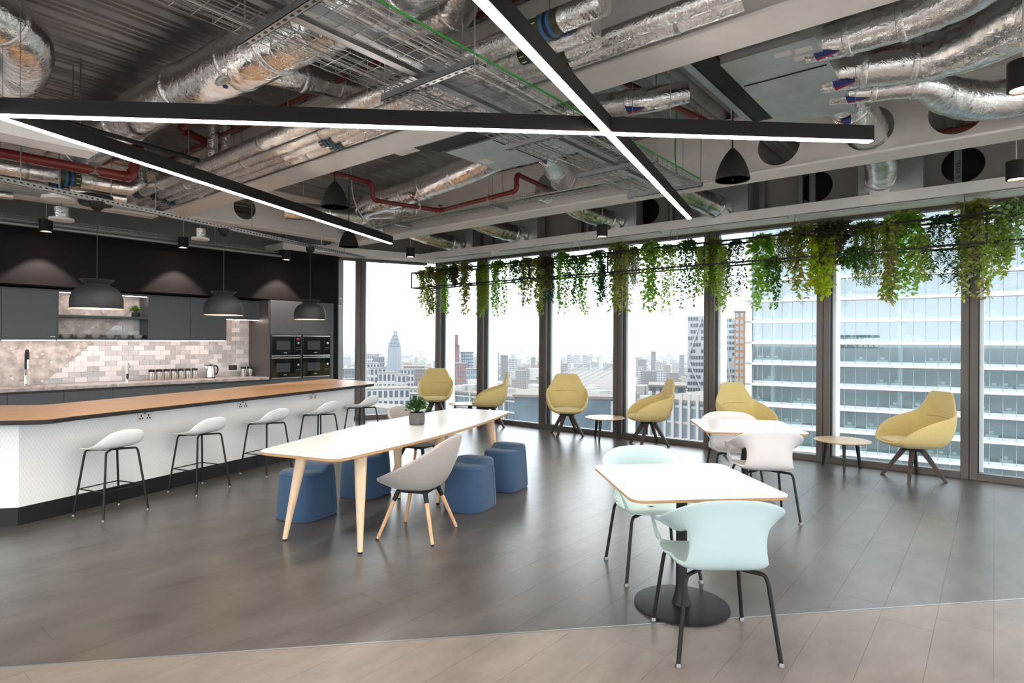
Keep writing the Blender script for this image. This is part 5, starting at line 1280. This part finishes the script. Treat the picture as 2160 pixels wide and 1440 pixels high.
mids = [(-.255, -8, 1300, 22, 3), (-.238, -30, 900, 20, 1), (-.245, -48, 640, 24, 1), (-.225, -35, 760, 12, 3), (-.228, -58, 520, 14, 1), (-.212, -68, 430, 12, 1), (-.192, -72, 470, 14, 1), (-.178, -60, 600, 14, 1), (-.165, -54, 900, 30, 2), (-.15, -60, 820, 26, 2), (-.215, -100, 380, 30, 1), (-.185, -100, 420, 26, 1), (-.16, -112, 400, 24, 1), (-.215, -140, 300, 26, 1), (-.165, -146, 290, 26, 1), (-.275, -60, 600, 20, 3), (-.285, -82, 520, 18, 3),
        (-.028, -24, 1450, 16, 3), (-.013, -30, 1400, 15, 4), (.002, -38, 1500, 22, 1), (-.04, -50, 1300, 12, 0), (.036, -34, 1700, 12, 2), (.096, -29, 1600, 10, 1), (.123, -29, 1650, 10, 1), (.086, -47, 1400, 19, 0), (.117, -59, 1250, 26, 1), (.15, -30, 1800, 10, 1), (.06, -56, 1300, 14, 4), (.018, -62, 1150, 20, 0),
        (.239, -21, 1600, 11, 4), (.220, -38, 1500, 18, 2), (.248, -44, 1400, 14, 1), (.264, -30, 1700, 9, 1), (.216, -53, 1250, 14, 1), (.234, -62, 1200, 30, 4), (.252, -60, 1150, 14, 1), (.2, -66, 1150, 20, 0), (.287, -28, 1500, 10, 3), (.272, -66, 1100, 18, 2)]
stuff = MB()
KEEP = []
for be_, di_, r_ in [(-.1986, 900, 30), (-.1025, 520, 30), (-.095, 470, 30), (-.076, 540, 25), (-.066, 430, 25), (.262, 190, 30), (.32, 330, 45), (.365, 380, 45), (.392, 290, 30)] + [(m_[0], m_[2], m_[3] * 1.1 + 14) for m_ in mids]:
    p = town(be_, di_); KEEP.append((p.x, p.y, r_ * r_))
for i in range(15000):
    q = random.random(); dist = 430 * (7500 / 430) ** q; bear = random.uniform(-.42, .60)
    p = town(bear, dist); k = random.random(); sc = .8 + dist / 3500
    if any((p.x - q_[0]) ** 2 + (p.y - q_[1]) ** 2 < q_[2] for q_ in KEEP): continue
    stuff.cur = random.choice((0, 0, 1, 1, 2, 3, 4, 5, 5))
    if k < .36:
        stuff.cur = 6; r_ = random.uniform(6, 14) * sc; n_ = 7
        pts = [(p.x + r_ * math.cos(6.283 * j / n_) * random.uniform(.8, 1.3), p.y + r_ * math.sin(6.283 * j / n_) * random.uniform(.8, 1.3)) for j in range(n_)]
        h = random.uniform(9, 16); stuff.loft([[(x, y, GZ) for x, y in pts], [(lerp(p.x, x, 1.1), lerp(p.y, y, 1.1), GZ + h * .6) for x, y in pts], [(lerp(p.x, x, .45), lerp(p.y, y, .45), GZ + h) for x, y in pts]], capb=True)
    else: blk(stuff, p, random.uniform(9, 30) * sc, random.uniform(9, 22) * sc, random.uniform(7, 20) if k < .93 else random.uniform(25, 55), random.choice((.3, .5, .9)) + random.uniform(-.1, .1))
o = stuff.build('distant_rooftops', CM); o['kind'] = 'stuff'; o['label'] = 'sea of distant rooftops and trees across the city'; o['category'] = 'rooftops'

def building(name, label, bear, slope_top, dist, width, depth, wall, rot=None, win=None, cols=8, floors=20, roof=True, steps=None, group=None, wz=None):
    """far building with walls, windows and roof; height follows from the slope of its top"""
    p = town(bear, dist); h = alt(slope_top, dist) - GZ; rt_ = R(39.2) - math.atan(bear) if rot is None else rot
    t = thing(name, label, 'building', (p.x, p.y, GZ), math.degrees(rt_) - 90, group)
    lv = steps or [(1.0, 1.0, 0)]
    for k, (fh, fw, off) in enumerate(lv):
        w_, d_, h_ = width * fw, depth * (.6 + .4 * fw), h * fh
        MB().box(off * width - w_ / 2, off * width + w_ / 2, -d_ / 2 + k * .02, d_ / 2 - k * .02, 0, h_).build('wall', wall, t)
        if win:
            m = MB(); n_ = max(2, int(cols * fw)); fl = floors; bot = h_ * (wz or .25); fhh = (h_ - bot) / fl
            for f in range(fl):
                for c_ in range(n_):
                    x0 = off * width - w_ / 2 + w_ * (c_ + .2) / n_; x1 = off * width - w_ / 2 + w_ * (c_ + .8) / n_
                    m.box(x0, x1, -d_ / 2 - .12, -d_ / 2 + .1, bot + f * fhh + fhh * .2, bot + f * fhh + fhh * .85)
                for c_ in range(max(2, n_ // 2)):
                    y0 = -d_ / 2 + d_ * (c_ + .2) / max(2, n_ // 2); y1 = -d_ / 2 + d_ * (c_ + .8) / max(2, n_ // 2)
                    for sx in (-1, 1): m.box(off * width + sx * w_ / 2 - .12, off * width + sx * w_ / 2 + .12, y0, y1, bot + f * fhh + fhh * .2, bot + f * fhh + fhh * .85)
            w_o = m.build('windows', win, t); w_o['kind'] = 'stuff'
        if roof: MB().box(off * width - w_ / 2 - .3, off * width + w_ / 2 + .3, -d_ / 2 - .3, d_ / 2 + .3, h_, h_ + .6).build('roof', CM[5], t)
    return t
blueg = mat('tower_blue_glass', (.16, .21, .26), .15, .3)
redclad = mat('terracotta_cladding', (0.2, 0.075, 0.05), .7)
f_ = 1 / 1249.0
building('city_tower', 'slim stepped glass tower left of the corner mullion', -.1986, 19 * f_, 900, 27 * .72, 16, mat('tower_pale', (0.2, 0.22, 0.235), .5), win=blueg, cols=8, floors=34, wz=.4, steps=[(1.0, .32, .06), (.95, .52, .04), (.91, .70, .02), (.87, .86, .01), (.83, 1.0, .0)])
building('city_tower', 'tall terracotta ribbed tower right of the corner mullion', -.1025, 11 * f_, 520, 14, 16, redclad, win=mat('tower_dark_glass', (.13, .16, .20), .2), cols=8, floors=30, wz=.35, steps=[(1.0, .92, -.04), (.93, 1.0, 0)])
building('city_tower', 'lower terracotta ribbed block in front of the tall one', -.0950, -48 * f_, 470, 19, 20, redclad, win=mat('tower_dark_glass2', (.12, .16, .21), .2), cols=10, floors=22, wz=.3)
building('city_tower', 'blue-grey slab tower beside the terracotta tower', -.076, -25 * f_, 540, 11, 12, mat('tower_slate', (0.09, 0.105, 0.13), .5), win=mat('tower_sky_glass', (.30, .42, .52), .2), cols=6, floors=26, wz=.3)
building('city_tower', 'short blue and white striped block next to the slab tower', -.066, -60 * f_, 430, 10, 12, mat('tower_white_rib', (0.22, 0.235, 0.25), .6), win=blueg, cols=6, floors=20, wz=.25)
side = ['beyond the angled glazing', 'beyond the middle bays', 'left of the lattice tower']
mids.sort(); num = {}
for i, (be, st_, di, wd, cm) in enumerate(mids):
    reg = side[0] if be < -.1 else (side[1] if be < .2 else side[2])
    hgt = ['cream', 'white', 'brick red', 'grey', 'brown'][cm]
    num[(hgt, reg)] = num.get((hgt, reg), 0) + 1
    building('city_block', '%s block in the city %s, %s from the left' % (hgt, reg, ORD[num[(hgt, reg)] - 1]), be, st_ * f_, di, wd, wd * .7, CM[cm], rot=R(39.2) + random.uniform(-.5, .5), win=cglass if di < 1700 else None, cols=max(4, int(wd / 3.2)), floors=9, wz=.35, roof=True, group='%s blocks %s' % (hgt, reg))

# glass-roofed office block just below the middle windows
def office(name, label, p0, p1, depth, ztop, piers, wallm, pierm, floors):
    a = Vector((*p0, 0)); b_ = Vector((*p1, 0)); d = (b_ - a); L = d.length; an = math.atan2(d.y, d.x)
    t = thing(name, label, 'building', (a.x, a.y, GZ), math.degrees(an)); H = ztop - GZ
    MB().box(0, L, 0, depth, 0, H).build('wall', wallm, t)
    MB().box(-.6, L + .6, -.6, depth + .6, H, H + .8).build('roof', CM[5], t)
    for i in range(piers + 1): x = L * i / piers; MB().box(x - .35, x + .35, -.8, 0, H - 40, H + 2.4).build('pier', pierm, t)
    for f in range(floors): MB().box(0, L, -.25, 0, H - 1.2 - f * 3.9, H - .6 - f * 3.9).build('floor_band', pierm, t)
    m = MB(); nx = piers * 5
    for i in range(nx): x = L * i / nx; m.box(x - .04, x + .04, -.18, 0, H - 40, H)
    m.build('mullions', mat('grey_mullion', (.28, .30, .32), .5), t)['kind'] = 'stuff'
    return t, L, H
offglass = mat('office_blue_glass', (0.1, 0.14, 0.17), .12, .35, var=(.15, .3))
p = town(-.12, 235).to_2d(); q = town(.172, 175).to_2d()
t, L, H = office('glass_office', 'low glass office block with white piers below the middle windows', p, q, 26, alt(-122 * f_, 205), 9, offglass, CM[1], 10)
m = MB()
for i in range(26):
    x = random.uniform(2, L - 6); y = random.uniform(2, 20); m.box(x, x + random.uniform(2, 7), y, y + random.uniform(2, 6), H + .8, H + random.uniform(1.6, 5))
m.build('roof_plant', CM[1], t)['kind'] = 'stuff'
for k in range(7): MB().bar((L * .45 + k * 3, 8, H + 1), (L * .62 + k * 3, 22, H + 11), .5, .5).build('roof_truss', CM[1], t)
p = town(.172, 175).to_2d(); q = town(.20, 330).to_2d()
office('glass_office', 'narrow glass flank of the office block running away from the windows', p, q, 30, alt(-122 * f_, 175), 12, offglass, CM[1], 10)
p = town(.235, 150).to_2d(); q = town(.345, 138).to_2d()
office('grid_office', 'grey and white gridded office block below the lattice tower', p, q, 40, alt(-128 * f_, 145), 8, mat('grid_glass', (.16, .20, .25), .15, .3), CM[1], 12)
building('city_block', 'dark grey rooftop block behind the gridded office', .262, -92 * f_, 190, 11, 14, CM[3], win=cglass, cols=4, floors=10, wz=.8)

# white lattice tower, leaning glass tower, brick apartment tower
def lattice(label, be, slope, dist, w, x0, x1, wallm, cols, rows, diag):
    p = town(be, dist); H = alt(slope, dist) - GZ
    t = thing('lattice_tower', label, 'building', (p.x, p.y, GZ), 39.2 - math.degrees(math.atan(be)) - 90)
    MB().box(x0, x1, 0, 30, 0, H).build('wall', wallm, t)
    m = MB(); nc = cols; b0 = H - rows * 3.6
    for r_ in range(rows):
        for c_ in range(nc):
            if random.random() < .78:
                xa = lerp(x0, x1, (c_ + .12) / nc); xb = lerp(x0, x1, (c_ + .88) / nc); m.box(xa, xb, -.15, .05, b0 + r_ * 3.6 + .9, b0 + r_ * 3.6 + 2.9)
    m.build('windows', cglass, t)['kind'] = 'stuff'
    for (xa, za, xb, zb) in diag: MB().bar((lerp(x0, x1, xa), -.5, H - za), (lerp(x0, x1, xb), -.5, H - zb), .7, .7, up=(0, 1, 0)).build('brace', CM[1], t)
    return t
lattice('white office tower with crossed diagonal braces', .320, 55 * f_, 330, 16, -7.4, 8.2, mat('lattice_wall', (0.26, 0.27, 0.275), .5), 11, 24, [(.5, 0, 0, 24), (.5, 0, 1, 24), (0, 24, 1, 60), (1, 24, 0, 60), (0, 60, .5, 86), (1, 60, .5, 86)])
lattice('pale glass tower with slanting lines behind the mullion', .365, 51 * f_, 380, 16, -8, 8.5, mat('pale_glass_wall', (0.26, 0.29, 0.3), .12, .2), 8, 14, [(.25, 0, .75, 60), (.7, 0, 1, 40), (0, 20, .4, 90), (.9, 20, .5, 90)])
t = building('city_tower', 'orange-brown apartment tower left of the glass office tower', .392, 62 * f_, 290, 8.6, 12, mat('orange_brick', (0.22, 0.11, 0.05), .8), win=mat('apartment_glass', (.18, .22, .25), .2), cols=4, floors=34, wz=.2)

# big glass office tower on the right: floor bands, panes, mullions, columns and desks
A = Vector((111.5, 34.2, 0)); B = Vector((117.6, -3.4, 0)); dT = (B - A).normalized(); angT = math.atan2(dT.y, dT.x)
tw = thing('glass_tower', 'big blue glass office tower with white floor bands on the right', 'building', (A.x, A.y, GZ), math.degrees(angT))
F2F = 3.75; Z0 = 1.65 - GZ; BAY = 1.62; NB = 54; LT = BAY * NB
band_m = mat('tower_white_band', (0.42, 0.425, 0.43), .5); sp_m = mat('tower_spandrel', (.30, .33, .35), .35)
inner = mat('tower_interior', (0.4, 0.49, 0.54), .8); carp = mat('tower_carpet', (0.42, 0.47, 0.49), .9)
tglass = glass_mat('tower_glass', (.84, .92, .94), 1.95, .02, (.94, .98, 1))
for k in range(-12, 12):
    z = Z0 + k * F2F
    bd = MB().box(-1.2, LT, -.75, .0, z - .42, z).build('floor_band', band_m, tw)
    MB().box(0, LT, .001, 12, z - .40, z - .02).build('floor_plate', carp, tw)
    MB().box(0, LT, -.02, .06, z + .0, z + .45).build('spandrel', sp_m, tw)
    MB().box(0, LT, 6.5, 6.7, z, z + F2F - .42).build('core_wall', inner, tw)
MB().box(-1.2, -.1, -.75, 12, -20, Z0 + 12 * F2F).build('corner_pier', band_m, tw)
MB().box(0, LT, -.6, 12, 0, Z0 - 12 * F2F - .5).build('lower_wall', offglass, tw)
rows = list(range(-7, 8)); panes = []
pm = MB().box(.03, BAY - .03, .0, .03, .45, F2F - .42); pane0 = pm.build('pane', tglass, None, link=False)
for k in rows:
    for i in range(NB): panes.append((abs(k + .3) * 1.0 + (0 if i < 30 else 40), k, i))
panes.sort()
restp = MB()
for j, (s, k, i) in enumerate(panes):
    if j < 300:
        o = pane0.copy(); col.objects.link(o); o.parent = tw; o.location = (i * BAY, 0, Z0 + k * F2F)
    else: restp.box(i * BAY + .03, (i + 1) * BAY - .03, 0, .03, Z0 + k * F2F + .45, Z0 + k * F2F + F2F - .42)
for k in list(range(-12, -7)) + list(range(8, 12)): restp.box(0, LT, 0, .03, Z0 + k * F2F + .45, Z0 + k * F2F + F2F - .42)
restp.build('outer_panes', tglass, tw)['kind'] = 'stuff'
mm = MB()
for i in range(NB + 1): mm.box(i * BAY - .035, i * BAY + .035, -.08, .04, Z0 - 12 * F2F, Z0 + 12 * F2F)
mm.build('mullions', mat('tower_mullion', (.20, .22, .23), .4), tw)['kind'] = 'stuff'
cm_ = mat('tower_column', (.62, .70, .70), .6)
for i in range(9):
    MB().lathe([(.42, Z0 - 12 * F2F), (.42, Z0 + 12 * F2F)], 16, (3.2 + i * 9.7, 1.6, 0)).build('column', cm_, tw, 60)
desk_m = mat('desk_white', (.80, .84, .84), .5)
dk = MB().box(-.8, .8, -.38, .38, .70, .74).box(-.8, .8, -.38, -.35, .1, .74).box(-.78, -.74, -.3, .36, 0, .7).box(.74, .78, -.3, .36, 0, .7).box(-.28, .28, .0, .03, .86, 1.22).box(-.03, .03, .0, .03, .74, .9)
dkm = dk.build('office_desk', desk_m, None, link=False)
random.seed(31); mw = tw.matrix_basis.copy(); base = Matrix.Translation((A.x, A.y, GZ)) @ Matrix.Rotation(angT, 4, 'Z'); cnt = {}
for k in rows:
    for i in range(0, 32):
        if random.random() < .42:
            o = dkm.copy(); col.objects.link(o); p = base @ Vector((i * BAY + .8 + random.uniform(-.3, .3), 1.2 + random.uniform(0, .6), Z0 + k * F2F)); o.location = p; o.rotation_euler = (0, 0, angT)
            cnt[k] = cnt.get(k, 0) + 1; tag(o, 'white desk in the glass tower, %s, %s from the left' % ('at eye level' if k == 0 else ORD[abs(k) - 1] + ' floor ' + ('above' if k > 0 else 'below') + ' eye level', ORD[cnt[k] - 1]), 'desk', 'desks behind the tower glass')

# thin haze layer lying over the city
hz = bpy.data.materials.new('haze'); hz.use_nodes = True; n = hz.node_tree.nodes; l = hz.node_tree.links; n.clear()
oo = n.new('ShaderNodeOutputMaterial'); vs = n.new('ShaderNodeVolumeScatter'); vs.inputs['Color'].default_value = (.93, .96, 1, 1); vs.inputs['Density'].default_value = .00011
l.new(vs.outputs[0], oo.inputs['Volume'])
o = MB().box(-12000, 14000, -12000, 14000, GZ + .5, -4).build('city_haze', hz); o['kind'] = 'stuff'; o['label'] = 'thin pale haze lying over the distant city'; o['category'] = 'haze'
